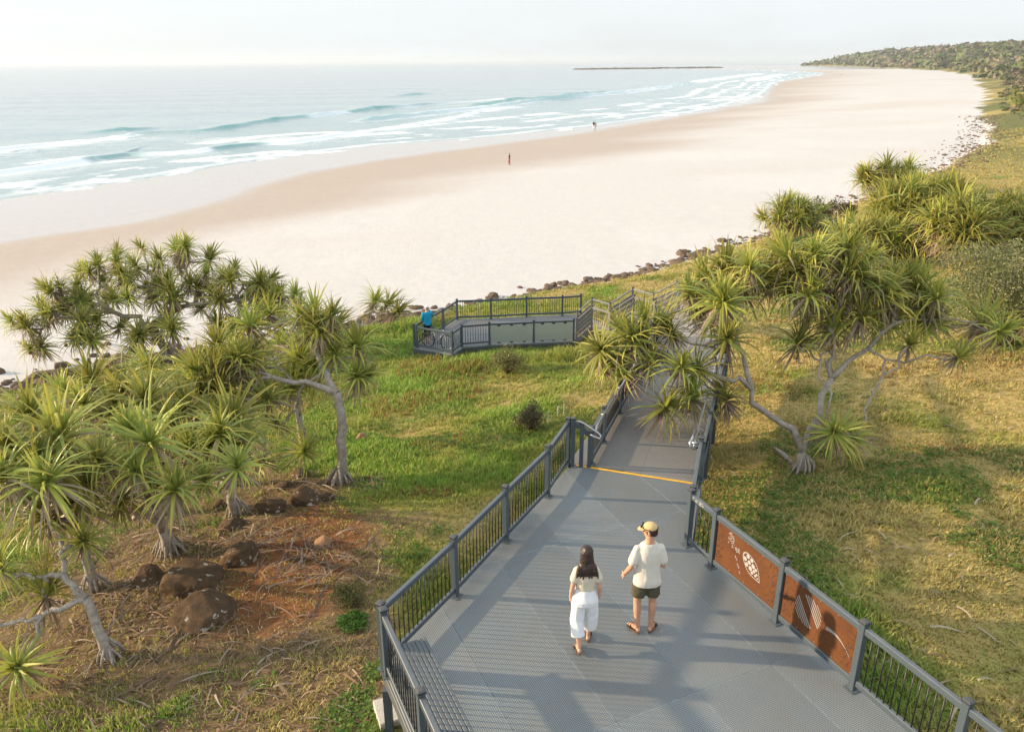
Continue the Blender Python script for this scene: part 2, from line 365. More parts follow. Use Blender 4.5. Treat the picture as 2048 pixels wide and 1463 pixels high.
t = NT('sea_mat'); v = t.coord('Object'); fa = t.attr('foam'); sh = t.attr('shallow')
fb = t.math('MULTIPLY_ADD', t.noise(v, .35, 10, .8), .6, t.math('MULTIPLY', t.noise(v, 1.9, 8, .8), .4))
fm = t.math('MULTIPLY', t.math('ADD', fa.outputs['Fac'], t.math('MULTIPLY', t.math('SUBTRACT', fb, .5), 1.5)), fa.outputs['Fac'])
fac = t.ramp(fm, (.10, (0, 0, 0)), (.85, (1, 1, 1)))
tk = t.attr('thin')
deep = t.mix(sh.outputs['Fac'], (.25, .295, .315), (.255, .345, .35))
deep = t.mix(t.math('MULTIPLY', tk.outputs['Fac'], t.math('MULTIPLY_ADD', fb, 1.0, .35), clamp=True), deep, (.07, .34, .285))  # jade of light coming through the wave faces is put into the colour
t.set(Base_Color=t.mix(fac, deep, (.84, .86, .86)), Roughness=t.math('MULTIPLY_ADD', fac, .65, .16), Specular_IOR_Level=t.math('MULTIPLY_ADD', fac, -.35, .5), IOR=1.33)
b1 = t.noise(t.coord('Object', (.35, 1, 1), (0, 0, rad(-20))), .45, 7, .62); b2 = t.noise(t.coord('Object', (.4, 1, 1), (0, 0, rad(-25))), .05, 5, .6)
hh = t.math('ADD', t.math('MULTIPLY', b1, .35), t.math('MULTIPLY_ADD', b2, 1.6, t.math('MULTIPLY', fac, .25)))
t.bump(hh, .9, .5)
shal = sstep(330, 30, off) 
me = np_mesh('sea', np.stack([X, Y, Zs], 1), F[fk], True, None, {'foam': foam, 'shallow': shal, 'thin': np.clip(thin, 0, 1)})
sea = tag(link('sea', me, t.m), 'pale teal sea with rows of breaking waves', 'sea', kind='structure')
# ================================================================ mesh builder
class MB:
    def __init__(s): s.v = []; s.f = []; s.mi = []
    def add(s, v, f, mi=0):
        k = len(s.v); s.v += [tuple(p) for p in v]; s.f += [tuple(i + k for i in q) for q in f]; s.mi += [mi] * len(f)
    def box(s, c, d, ax=None, cham=0.0, mi=0):
        """box about c with full sizes d along axes ax (three unit vectors); cham chamfers the edges that run along ax[0]"""
        ax = ax or (Vector((1, 0, 0)), Vector((0, 1, 0)), Vector((0, 0, 1))); c = Vector(c)
        a, b, h = d[0] / 2, d[1] / 2, d[2] / 2
        if cham > 0:
            k = cham; sec = [(-b + k, -h), (b - k, -h), (b, -h + k), (b, h - k), (b - k, h), (-b + k, h), (-b, h - k), (-b, -h + k)]
        else: sec = [(-b, -h), (b, -h), (b, h), (-b, h)]
        n = len(sec)
        v = [c + ax[0] * x + ax[1] * y + ax[2] * z for x in (-a, a) for y, z in sec]
        f = [tuple(range(n))[::-1], tuple(range(n, 2 * n))] + [(i, (i + 1) % n, n + (i + 1) % n, n + i) for i in range(n)]
        s.add(v, f, mi)
    def beam(s, p, q, wdt, hgt, cham=.006, up=(0, 0, 1), ext=0.0, mi=0):
        p = Vector(p); q = Vector(q); d = (q - p).normalized(); y = Vector(up).cross(d).normalized(); z = d.cross(y)
        s.box((p + q) / 2, ((q - p).length + ext, wdt, hgt), (d, y, z), cham, mi)
    def tube(s, pts, r, n=8, cap=True, mi=0):
        pts = [Vector(p) for p in pts]; rs = r if hasattr(r, '__len__') else [r] * len(pts)
        v = []; prev = None
        for i, p in enumerate(pts):
            d = (pts[min(i + 1, len(pts) - 1)] - pts[max(i - 1, 0)]).normalized()
            if prev is None: a = d.orthogonal().normalized()
            else: a = (prev - d * prev.dot(d)).normalized()
            prev = a; b = d.cross(a)
            v += [p + (a * math.cos(2 * math.pi * k / n) + b * math.sin(2 * math.pi * k / n)) * rs[i] for k in range(n)]
        f = [(i * n + k, i * n + (k + 1) % n, (i + 1) * n + (k + 1) % n, (i + 1) * n + k) for i in range(len(pts) - 1) for k in range(n)]
        if cap: f += [tuple(range(n))[::-1], tuple(range(len(v) - n, len(v)))]
        s.add(v, f, mi)
    def prism(s, pts, n, th, mi=0):
        """flat polygon pts, thickened by th along n"""
        n = Vector(n); k = len(pts); v = [Vector(p) for p in pts] + [Vector(p) + n * th for p in pts]
        s.add(v, [tuple(range(k))[::-1], tuple(range(k, 2 * k))] + [(i, (i + 1) % k, k + (i + 1) % k, k + i) for i in range(k)], mi)
    def mesh(s, name, mats=(), smooth=False):
        me = py_mesh(name, s.v, s.f, smooth)
        for m in mats: me.materials.append(m)
        if len(mats) > 1: me.polygons.foreach_set('material_index', s.mi)
        bm = bmesh.new(); bm.from_mesh(me); bmesh.ops.recalc_face_normals(bm, faces=bm.faces); bm.to_mesh(me); bm.free()
        return me
    def build(s, name, mat, parent=None, loc=None, smooth=False):
        return link(name, s.mesh(name, mat if isinstance(mat, (list, tuple)) else (mat,), smooth), None, parent, loc)

# ---------------------------------------------------------------- metals and gratings
def painted(name, c, rough=.42, dust=.35):
    t = NT(name); v = t.coord()
    n = t.noise(v, 3.5, 8, .7); n2 = t.noise(v, 40, 3, .6)
    geo_ = t.n('NewGeometry'); sx = t.n('SeparateXYZ'); t.l(geo_.outputs['Normal'], sx.inputs[0])
    upf = t.math('MULTIPLY', t.math('MAXIMUM', sx.outputs[2], 0.0), t.math('MULTIPLY', n, dust))
    base = t.ramp(n2, (.3, tuple(x * .86 for x in c)), (.7, tuple(x * 1.12 for x in c)))
    t.set(Base_Color=t.mix(upf, base, (.30, .285, .26)), Roughness=t.math('MULTIPLY_ADD', n, .3, rough - .15), Specular_IOR_Level=.5)
    t.bump(n2, .0015, .4); return t.m
M_RAIL = painted('powder_coat_grey', (.058, .078, .094), .45)
M_POST = painted('powder_coat_post', (.058, .078, .094), .45)
M_CAP = painted('post_cap_plastic', (.022, .024, .028), .6)
M_BLACK = painted('baluster_black', (.009, .009, .010), .4, .1)
M_STEEL = simple('galvanised_steel', (.43, .44, .45), .32, .9, .12, 10)
M_FASCIA = painted('edge_beam_grey', (.075, .085, .09), .55, .5)
M_YELLOW = simple('yellow_nosing', (.80, .42, .03), .6, 0, .12, 25)
M_CONC = simple('pale_concrete', (.55, .50, .43), .9, 0, .12, 6, .02)
M_TIMBER = simple('weathered_timber', (.30, .26, .235), .8, 0, .22, 5, .01)
def grating(name, c, pitch, rot, dirt):
    t = NT(name)
    v = t.coord('Object', (1 / pitch,) * 3, (0, 0, -rot)); sx = t.n('SeparateXYZ'); t.l(v, sx.inputs[0])
    bars = []
    for k in (0, 1):
        fr = t.math('FRACT', sx.outputs[k]); bars.append(t.math('GREATER_THAN', t.math('ABSOLUTE', t.math('SUBTRACT', fr, .5)), .29))
    bar = t.math('MAXIMUM', bars[0], bars[1])
    w = t.coord('Object'); n = t.noise(w, 1.1, 8, .72); n2 = t.noise(w, 60, 3, .6); n3 = t.noise(w, .35, 5, .7)
    base = t.ramp(n2, (.3, tuple(x * .82 for x in c)), (.72, tuple(min(1, x * 1.2) for x in c)))
    base = t.mix(t.ramp(n, (.40, (0, 0, 0)), (.66, (dirt * 1.15,) * 3)), base, (.26, .235, .20))
    base = t.mix(t.ramp(n3, (.45, (0, 0, 0)), (.7, (dirt * .6,) * 3)), base, (.11, .105, .095))
    oi = t.n('ObjectInfo'); hv = t.n('HueSaturation'); t.l(base, hv.inputs['Color']); t.l(t.math('MULTIPLY_ADD', oi.outputs['Random'], .22, .88), hv.inputs['Value']); base = hv.outputs[0]
    t.set(Base_Color=t.mix(bar, (.105, .114, .118), base), Roughness=.62, Specular_IOR_Level=t.math('MULTIPLY', bar, .45))  # holes are not open: the dark beneath the grating is put into their colour
    t.bump(bar, .012, .6); return t.m
AXU = Vector((.41, -.912, 0)).normalized(); AXN = Vector((.912, .41, 0)).normalized()
M_GRATE = grating('mesh_grating', (.225, .25, .256), .025, math.atan2(AXU.y, AXU.x), .5)
M_GEDGE = simple('grating_edge_band', (.255, .28, .29), .6, 0, .25, 9)
RAX = Vector((.312, .95, 0)).normalized(); RPX = Vector((RAX.y, -RAX.x, 0))
M_RAMP = grating('ramp_grating', (.285, .255, .225), .027, math.atan2(RAX.y, RAX.x), .6)
M_PLAT = grating('platform_grating', (.20, .205, .21), .04, .1, .5)
t = NT('rusted_steel'); v = t.coord(); n = t.noise(v, 2.2, 9, .72); n2 = t.noise(v, 26, 5, .7)
c = t.mix(.35, t.ramp(n, (.25, (.065, .020, .008)), (.5, (.105, .037, .010)), (.75, (.15, .060, .016))), t.ramp(n2, (.3, (.055, .02, .009)), (.7, (.17, .066, .022))))
t.set(Base_Color=c, Roughness=.75, Specular_IOR_Level=.25); t.bump(n2, .002, .5); M_RUST = t.m
M_PALE = simple('brushed_pale_metal', (.5, .48, .45), .35, .3, .06, 10)
M_DULL = simple('brushed_dull_metal', (.36, .34, .32), .4, .3, .1, 10)
M_DARKMARK = simple('dark_etched_steel', (.055, .026, .016), .8)

def clip(poly, n, d):
    out = []
    for i in range(len(poly)):
        a, b = Vector(poly[i]), Vector(poly[(i + 1) % len(poly)]); fa, fb = a.dot(n) - d, b.dot(n) - d
        if fa <= 0: out.append(a)
        if (fa < 0 < fb) or (fb < 0 < fa): out.append(a + (b - a) * (fa / (fa - fb)))
    return out
def inset_panel(poly, z, th, band, name, parent, mats):
    bm = bmesh.new(); vs_ = [bm.verts.new((p[0], p[1], z(p) if callable(z) else z)) for p in poly]
    f = bm.faces.new(vs_)
    if f.normal.z < 0: f.normal_flip()
    r = bmesh.ops.extrude_face_region(bm, geom=[f]); 
    top = [g for g in r['geom'] if isinstance(g, bmesh.types.BMFace)][0]
    for vtx in [g for g in r['geom'] if isinstance(g, bmesh.types.BMVert)]: vtx.co.z += th
    bmesh.ops.recalc_face_normals(bm, faces=bm.faces)
    top = max((q for q in bm.faces if abs(q.normal.z) > .9), key=lambda q: q.calc_center_median().z)
    for q in bm.faces: q.material_index = 1
    bmesh.ops.inset_individual(bm, faces=[top], thickness=band, use_even_offset=True); top.material_index = 0
    me = bpy.data.meshes.new(name); bm.to_mesh(me); bm.free()
    for m in mats: me.materials.append(m)
    return link(name, me, None, parent)
def panels(outline, ax, pitchL, offL, pitchN, offN, z, name, parent, mats, gap=.004, th=.038, band=.006):
    ax = Vector(ax); nx = Vector((-ax.y, ax.x, 0)); pts = [Vector((p[0], p[1], 0)) for p in outline]
    us = [p.dot(ax) for p in pts]; ns_ = [p.dot(nx) for p in pts]
    for i in range(math.floor((min(us) - offL) / pitchL), math.ceil((max(us) - offL) / pitchL)):
        for j in range(math.floor((min(ns_) - offN) / pitchN), math.ceil((max(ns_) - offN) / pitchN)):
            u0, u1 = offL + i * pitchL + gap, offL + (i + 1) * pitchL - gap; n0, n1 = offN + j * pitchN + gap, offN + (j + 1) * pitchN - gap
            p = clip(clip(clip(clip(pts, -ax, -u0), ax, u1), -nx, -n0), nx, n1)
            q = []
            for a in p:
                if not q or (a - q[-1]).length > .02: q.append(a)
            if len(q) > 2 and (q[0] - q[-1]).length < .02: q.pop()
            if len(q) < 3: continue
            area = abs(sum(q[k].x * q[(k + 1) % len(q)].y - q[(k + 1) % len(q)].x * q[k].y for k in range(len(q)))) / 2
            if area < .03: continue
            inset_panel(q, z, th, band, name, parent, mats)

# ================================================================ upper deck
P1, P2, P3, P4, P5 = [Vector(p + (0,)) for p in ((-1.70, 8.31), (-.866, 9.82), (-.116, 11.28), (.643, 12.72), (1.09, 13.90))]
P0 = P1 + AXU * 1.65; PM = P1 + AXU * 3.3; PN = P1 + AXU * 6.4
R1, R2, R3, R4, R5 = [Vector(p + (0,)) for p in ((2.90, 11.13), (3.16, 10.53), (3.77, 9.20), (4.34, 7.91), (4.92, 6.62))]
R6 = R5 + (R5 - R4); R7 = R6 + (R5 - R4); R0 = Vector((3.48, 13.02, 0))
RL = Vector((1.55, 13.84, 0)); YL = Vector((1.16, 13.95, 0)); YR = Vector((3.44, 13.17, 0))
o_ = .07
outl = [PN + Vector((-.02, 0, 0)), P1 + Vector((-.02, .02, 0)), P2 + Vector((-o_, .03, 0)), P4 + Vector((-o_, .03, 0)), YL, YR, R0 + Vector((o_, 0, 0)), R1 + Vector((o_, .0, 0)), R7 + Vector((o_, .03, 0))]
deck = thing('viewing_deck', 'grey mesh floored viewing deck the couple walks across', 'deck', (0, 0, 0))
panels(outl, AXU, 3.66, -9.88, 1.2, 5.37 - 1.2 * 8, -.038, 'grating_panel', deck, (M_GRATE, M_GEDGE))
m = MB()
for a, b in zip(outl[:-1], outl[1:]):
    a = Vector(a); b = Vector(b); m.beam(a + Vector((0, 0, -.14)), b + Vector((0, 0, -.14)), .05, .19)
m.build('edge_beam', M_FASCIA, deck)
m = MB()
for k in range(0, 9):
    q = PN + (P1 - PN) * (k / 8.0) + AXN * .2
    m.beam(q + Vector((0, 0, -.14)), q + AXN * 5.2 + Vector((0, 0, -.14)), .06, .16)
m.build('joist', M_FASCIA, deck)
for p in (P1 + Vector((.02, -.12, 0)), P1 + AXU * 1.9, P1 + AXU * 4.2, P3, P5 + Vector((0, -.2, 0)), R1, R3, R5, R7):
    m = MB(); gz = ground_z(p.x, p.y) - .3; m.box((p.x, p.y, (gz - .235) / 2), (.1, .1, -.235 - gz)); m.build('support_post', M_POST, deck)
m = MB(); n_ = (YR - YL).normalized(); m.beam(YL + Vector((0, 0, .006)), YR + Vector((0, 0, .006)), .06, .008, .002); m.build('yellow_nosing', M_YELLOW, deck)

def railing(name, label, posts, h=1.0, infill=None, dia=.016, post=.09, parent_loc=None, rail=(.065, .09), caps=True, pm=None, rm=None, bot=.09, group=None, depth=0.0, spacing=.105, bal=None):
    """posts: base points; infill[i]: 'bars' | 'rust' | 'glass' | None for the bay after post i"""
    pm = pm or M_POST; rm = rm or M_RAIL; bal = bal or M_BLACK
    base = Vector(posts[0]); T = thing(name, label, 'railing', base, 0, group)
    L_ = [Vector(p) - base for p in posts]; infill = infill or ['bars'] * (len(posts) - 1)
    Z = Vector((0, 0, 1)); bm_cache = {}
    for i, p in enumerate(L_):
        d = ((L_[i] - L_[i - 1]) if i else (L_[1] - L_[0])); d.z = 0; d.normalize(); y = Z.cross(d)
        m = MB(); m.box((0, 0, (h + .035 - depth) / 2), (h + .035 + depth, post, post), (Z, y, d), .006)
        if depth == 0: m.box((0, 0, .006), (post + .07, post + .07, .012), (d, y, Z))
        po = m.build('post', pm, T, p)
        if caps:
            m = MB(); a = post / 2 + .008; z0 = h + .0352
            v = [d * (sx_ * a) + y * (sy_ * a) + Z * zz for zz, k in ((z0, 1), (z0 + .022, 1)) for sx_, sy_ in ((-1, -1), (1, -1), (1, 1), (-1, 1))]
            v += [d * (sx_ * a * .55) + y * (sy_ * a * .55) + Z * (z0 + .032) for sx_, sy_ in ((-1, -1), (1, -1), (1, 1), (-1, 1))]
            m.add(v, [(3, 2, 1, 0), (8, 9, 10, 11)] + [(r_ * 4 + k, r_ * 4 + (k + 1) % 4, r_ * 4 + 4 + (k + 1) % 4, r_ * 4 + 4 + k) for r_ in (0, 1) for k in range(4)])
            m.build('post_cap', M_CAP, po)
    for i, kind in enumerate(infill):
        a, b = L_[i], L_[i + 1]; d = (b - a).normalized(); hd = Vector((d.x, d.y, 0)).normalized(); e = post / 2 + .002
        a2, b2 = a + d * e, b - d * e
        m = MB(); m.beam(a2 + Z * (h - rail[1] / 2 - .015), b2 + Z * (h - rail[1] / 2 - .015), rail[0], rail[1], .008); m.build('top_rail', rm, T)
        if kind is None: continue
        if kind != 'glass':
            m = MB(); m.beam(a2 + Z * (bot + .04), b2 + Z * (bot + .04), .05, .08, .006); m.build('bottom_rail', rm, T)
        lo, hi = bot + .08, h - rail[1] - .015
        if kind == 'bars':
            n = max(2, int(round((b2 - a2).length / spacing)))
            key = round(hi - lo, 3)
            if key not in bm_cache:
                m = MB(); m.tube([(0, 0, lo - .002), (0, 0, hi + .002)], dia / 2, 8); bm_cache[key] = m.mesh('baluster', (bal,), True)
            for k in range(1, n):
                link('baluster', bm_cache[key], None, T, a2 + (b2 - a2) * (k / n))
        elif kind == 'rust':
            m = MB(); c_ = (a2 + b2) / 2 + Z * ((lo + hi) / 2); y = Z.cross(hd)
            m.box(c_, ((b2 - a2).length + .002, .006, hi - lo + .004), (hd, y, Z)); pn = m.build('rust_panel', M_RUST, T)
            decorate(pn, a2, b2, lo, hi, y, i)
        elif kind == 'glass':
            m = MB(); c_ = (a2 + b2) / 2 + Z * ((.06 + hi - .03) / 2); y = Z.cross(hd)
            m.box(c_, ((b2 - a2).length - .03, .010, hi - .09), (hd, y, Z)); m.build('glass_panel', M_GLASS, T)
            for k in range(3):
                for zz in (hi - .03, .06):
                    m = MB(); m.box(a2 + (b2 - a2) * (.2 + .3 * k) + Z * zz, (.14, .03, .045), (hd, y, Z)); m.build('clamp', M_BLACK, T)
    return T
DEC = {}
def decorate(pn, a, b, lo, hi, y, i):
    """pale plates set on the rusted sheets in place of bright cut-out pictures; u along the panel from its far end, v upward, both 0..1"""
    def P(u, v): return a + (b - a) * u + Vector((0, 0, lo + (hi - lo) * v)) - y * .0032 * SIDE
    SIDE = 1 if y.dot(Vector((0, -8, 0)) - a - Vector(R1)) < 0 else -1
    Lp = (b - a).length; Hp = hi - lo; asp = Lp / Hp
    def plate(name, polys, mat):
        m = MB()
        for q in polys: m.prism([P(u, v) for u, v in q], -y * SIDE, .0025)
        m.build(name, mat, pn)
    def blob(u, v, r, k=8, sx=1.0, rot=0): return [(u + r * sx * math.cos(rot) * math.cos(t_) / asp - r * math.sin(rot) * math.sin(t_) / asp, v + r * sx * math.sin(rot) * math.cos(t_) + r * math.cos(rot) * math.sin(t_)) for t_ in [2 * math.pi * q / k for q in range(k)]]
    rnd = random.Random(5 + i)
    if i == 1:
        # a domed shell of rounded cells with a beaded rim, point toward the far lower corner
        cx_, cy_, RR = .60, .52, .30; ang = rad(-38)
        def T_(x, yv): return (cx_ + (x * math.cos(ang) - yv * math.sin(ang)) * RR / asp, cy_ + (x * math.sin(ang) + yv * math.cos(ang)) * RR)
        def drop(t_, s_=1.0): r_ = s_ * (1 - .0 * math.cos(t_)); return (r_ * (1.12 * math.cos(t_)), r_ * .62 * math.sin(t_) * (1 if math.cos(t_) < 0 else (1 - .75 * math.cos(t_) ** 2) ** 1))
        cells = []
        for row, (xx, ys, rr) in enumerate(((-.72, (-.2, .2), .17), (-.36, (-.36, 0, .36), .165), (.0, (-.19, .2), .185), (.3, (-.27, .0, .27), .13), (.58, (-.09, .11), .10), (.8, (0,), .07))):
            for yy in ys: cells.append([T_(xx + rr * math.cos(t_), yy + rr * .95 * math.sin(t_)) for t_ in [2 * math.pi * q / 7 + .2 for q in range(7)]])
        n = 40
        for k in range(n):
            t0, t1 = 2 * math.pi * k / n, 2 * math.pi * (k + .72) / n
            cells.append([T_(*drop(t0, 1.0)), T_(*drop(t1, 1.0)), T_(*drop(t1, .90)), T_(*drop(t0, .90))])
        plate('shell_cutout', cells, M_PALE)
        dots = []
        for k in range(70):
            x, yv = rnd.random(), rnd.uniform(-1, 1) * .55
            if abs(yv) < .55 * (1 - x) ** .5 * 1.0: dots.append(blob(.20 + .22 * x * .9, .80 - .16 * x + yv * .30, .012 + .008 * rnd.random(), 6))
        plate('dotted_cutout', dots, M_DULL)
        plate('leaf_cutout', [blob(.34 + .022 * k, .47 - .07 * k + .03 * (k % 2), .022, 6, 1.6, -.9) for k in range(5)], simple('violet_tint', (.24, .17, .20), .4))
        side = ((.03, .12), (.84, .97))
    else:
        # two bundles of slanting slits that make a disc, and a curved quill
        sl_ = []
        for k in range(-6, 7):
            if abs(k) < 2: continue
            off_ = k * .052; half = math.sqrt(max(0, .33 ** 2 - off_ ** 2)); wd_ = .015 - .0010 * abs(k)
            ang = rad(-52); ux, uy = math.cos(ang), math.sin(ang); px_, py_ = -uy, ux
            q = [(s_ * half * ux + (off_ + e_) * px_, s_ * half * uy + (off_ + e_) * py_) for s_, e_ in ((-1, -wd_), (1, -wd_), (1, wd_), (-1, wd_))]
            sl_.append([(.37 + x / asp, .55 + yv) for x, yv in q])
        plate('striped_cutout', sl_, M_DULL)
        q = []; 
        for k in range(9):
            t_ = k / 8; u, v = .62 + .33 * t_, .52 + .05 * math.sin(3 * t_) - .22 * t_ ** 2.2; wd_ = .035 * (1 - t_) ** 1.3 + .004
            q.append((u, v, wd_))
        plate('quill_cutout', [[(q[k][0], q[k][1] - q[k][2]), (q[k + 1][0], q[k + 1][1] - q[k + 1][2]), (q[k + 1][0], q[k + 1][1] + q[k + 1][2]), (q[k][0], q[k][1] + q[k][2])] for k in range(8)], M_DULL)
        side = ((.03, .2), (.86, .97))
    marks = []
    for lo_, hi_ in side:
        for k in range(30): marks.append(blob(rnd.uniform(lo_, hi_), rnd.uniform(.1, .92), .012, 5, 2.6, rad(70 + rnd.uniform(-15, 15))))
    plate('etched_pattern', marks, M_DARKMARK)
    plate('fixing_stud', [blob(u, v, .010, 6) for u in (.02, .26, .5, .74, .98) for v in (.04, .96)], M_DULL)

railing('railing', 'long dark grey baluster railing down the left side of the upper deck', [P1, P2, P3, P4, P5])
railing('railing', 'grey railing behind the slatted bench at the deck corner', [P1 + AXU * .13 + AXN * .0, P0, PM, P1 + AXU * 4.95, PN], depth=0)
rr_ = railing('railing', 'right deck railing with two rusty picture panels', [R1, R2, R3, R4, R5, R6, R7], infill=['bars', 'rust', 'rust', 'bars', 'bars', 'bars'])
m = MB(); a = Vector((.05, 0, 0)); d_ = (R2 - R1).normalized(); yv = Vector((0, 0, 1)).cross(d_)
s_ = -1 if (yv.dot(Vector((1, 8, 0)) - R1) > 0) else 1
rnd = random.Random(3)
for k in range(34):
    p = d_ * (.07 + .30 * rnd.random() ** .8) + Vector((0, 0, .915 + .055 * rnd.random())) - yv * s_ * .0336
    m.box(p, (.012 + .02 * rnd.random(), .0016, .006 + .008 * rnd.random()), (d_, yv, Vector((0, 0, 1))))
m.build('scuff_patch', M_PALE, rr_)
railing('railing', 'short grey railing between the rust panel railing and the ramp', [R1 + Vector((.05, .12, 0)), R0], infill=['bars'])
railing('railing', 'short two bar return railing at the yellow line', [P5 + Vector((.10, -.02, 0)), P5 + Vector((.27, -.04, -.08)), RL + Vector((-.03, 0, -.26))], infill=[None, None], post=.08)
m = MB()
# ================================================================ ramp
def rz(p): return -.068 * max(0, (Vector(p) - Vector((2.4, 13.5, 0))).dot(RAX))
RLa, RRa = RL + Vector((0, .1, 0)), Vector((3.50, 13.16, 0))
RE = 10.6
LE, RR_ = RLa + RAX * RE, RRa + RAX * (RE + .1)
ramp = thing('ramp', 'long grey grated ramp running down from the yellow line', 'ramp', (0, 0, 0))
panels([RLa + Vector((-.4, .16, 0)), RRa + Vector((0, .03, 0)), RR_, LE], RAX, 3.0, RLa.dot(RAX), 1.02, RLa.dot(Vector((-RAX.y, RAX.x, 0))) - 1.02 * 3 + .0, lambda p: rz(p) - .045, 'grating_panel', ramp, (M_RAMP, M_GEDGE))
for nm, a, b in (('edge_beam', RLa, LE), ('edge_beam', RRa, RR_)):
    m = MB(); m.beam(a + Vector((0, 0, rz(a) - .12)), b + Vector((0, 0, rz(b) - .12)), .06, .2); m.build(nm, M_FASCIA, ramp)
    m = MB(); m.beam(a + Vector((0, 0, rz(a) + .06)), b + Vector((0, 0, rz(b) + .06)), .04, .07); m.build('kerb_rail', M_RAIL, ramp)
for k in range(5):
    for a in (RLa, RRa):
        q = a + RAX * (.6 + 2.3 * k); z1 = rz(q) - .2; z0 = ground_z(q.x, q.y) - .3
        if z1 > z0: m = MB(); m.box((q.x, q.y, (z0 + z1) / 2), (.09, .09, z1 - z0)); m.build('support_post', M_POST, ramp)
def onr(a, s): p = a + RAX * s; p.z = rz(p); return p
Zv = Vector((0, 0, 1))
railing('railing', 'left ramp railing with a silver handrail', [onr(RLa, s) for s in (.05, 1.25, 3.1, 4.95, 6.8, 8.65, 10.5)], h=.78, spacing=.1)
railing('railing', 'right ramp railing passing under the pandanus crown', [onr(RRa, s) + RPX * .05 for s in (.2, 1.9, 3.7, 5.5, 7.3, 9.0, 10.5)], h=.78, spacing=.1)
def handrail(label, a, side, zz):
    T = thing('handrail', label, 'handrail', onr(a, 0))
    o = Vector(T.location)
    pts = [onr(a, s) + RPX * side * .10 + Zv * zz - o for s in np.linspace(.15, 10.4, 14)]
    loop = [pts[0] + Vector((0, 0, -.16)) - RAX * .02, pts[0] + Vector((0, 0, -.15)) - RAX * .1, pts[0] + Vector((0, 0, -.1)) - RAX * .18, pts[0] - RAX * .20 + Vector((0, 0, -.03)), pts[0] - RAX * .14]
    m = MB(); m.tube(loop + pts, .021, 8); m.build('tube', M_STEEL, T, None, True)
    for s in (.9, 2.7, 4.5, 6.3, 8.1, 9.9):
        p = onr(a, s) + RPX * side * .10 + Zv * (zz - .02) - o
        m = MB(); m.tube([p, p - Zv * .05 - RPX * side * .02, p - Zv * .06 - RPX * side * .10], .010, 6); m.build('bracket', M_STEEL, T, None, True)
handrail('silver tube handrail along the left side of the ramp', RLa, 1, .86)
handrail('silver tube handrail along the right side of the ramp', RRa, -1, .86)
# return handrail by the yellow line and the rail end at the ramp's right
T = thing('handrail', 'short bent silver handrail stub above the left end of the yellow line', 'handrail', P5 + Vector((.2, -.05, 0)))
m = MB(); m.tube([(-.08, .02, .93), (-.03, .0, 1.0), (.02, -.02, 1.0), (.10, -.04, .97), (.36, -.14, .82), (.42, -.17, .77), (.40, -.2, .72), (.28, -.14, .74), (.22, -.1, .77)], .020, 8); m.build('tube', M_STEEL, T, None, True)
T = thing('handrail', 'looped silver handrail end beside the dark post at the top of the ramp', 'handrail', R0 + Vector((0, 0, 0)))
m = MB(); m.tube([(-.16, .06, .98), (-.20, .02, .93), (-.19, -.02, .86), (-.12, -.01, .82), (-.05, .03, .83)], .024, 8); m.tube([(-.16, .06, .98), (-.08, .3, .95), (.06, .75, .84)], .021, 8); m.build('tube', M_STEEL, T, None, True)
m = MB(); m.tube([(-.16, .02, .93), (-.10, .0, .93), (-.05, 0, .93)], .030, 10); m.build('lamp_bracket', M_STEEL, T, None, True)

# ================================================================ bench and footing
bp = P1 + AXU * .16 + AXN * .085
bench = thing('bench', 'grey slatted bench along the left deck railing', 'bench', bp)
BL = 4.4
for k in range(8):
    m = MB(); m.box(AXU * (BL / 2) + AXN * (.03 + k * .056) + Zv * .44, (BL, .046, .03), (AXU, AXN, Zv), .004); m.build('slat', M_RAIL, bench)
for s in (.3, 1.6, 2.9, 4.1):
    m = MB(); m.box(AXU * s + AXN * .225 + Zv * .402, (.05, .40, .04), (AXU, AXN, Zv), .003)
    for n_ in (.06, .39): m.box(AXU * s + AXN * n_ + Zv * .19, (.05, .05, .38), (AXU, AXN, Zv), .003)
    m.build('leg_frame', M_POST, bench)
fc = on_ground(788, 1434); fc.z += .13
m = MB(); m.box((0, 0, -.25), (.42, .5, .6), (Vector((.93, .36, 0)).normalized(), Vector((-.36, .93, 0)).normalized(), Zv), .015)
f_ = m.build('concrete_footing', M_CONC); f_.location = fc + Vector((-.03, 0, 0)); tag(f_, 'pale square concrete footing under the deck corner', 'footing')

# ================================================================ lower platform
t = NT('frosted_glass'); tr = t.n('BsdfTransparent'); mxs = t.n('MixShader'); mxs.inputs[0].default_value = .55
t.set(Base_Color=(.36, .40, .33), Roughness=.18); t.l(tr.outputs[0], mxs.inputs[1]); t.l(t.b.outputs[0], mxs.inputs[2]); t.l(mxs.outputs[0], t.o.inputs[0]); M_GLASS = t.m
PZ = -4.4
def pl(*a): return [Vector((x, y, PZ)) for x, y in a]
plat = thing('viewing_platform', 'lower viewing platform above the beach where the cyclist stands', 'platform', (0, 0, 0))
po_ = [(-4.40, 33.18), (-2.61, 32.25), (-2.2, 33.22), (-1.01, 33.48), (2.88, 33.95), (3.55, 38.1), (-1.03, 37.42), (-2.75, 37.27)]
panels(po_, (.99, .09, 0), 2.4, -5, 1.2, 32, PZ - .04, 'grating_panel', plat, (M_PLAT, M_GEDGE))
m = MB()
for a, b in zip(po_, po_[1:] + po_[:1]): m.beam((a[0], a[1], PZ - .15), (b[0], b[1], PZ - .15), .06, .2)
m.build('edge_beam', M_FASCIA, plat)
for x, y in po_:
    gz = ground_z(x, y) - .3
    if gz < PZ - .25: m = MB(); m.box((x, y, (gz + PZ - .25) / 2), (.1, .1, PZ - .25 - gz)); m.build('support_post', M_POST, plat)
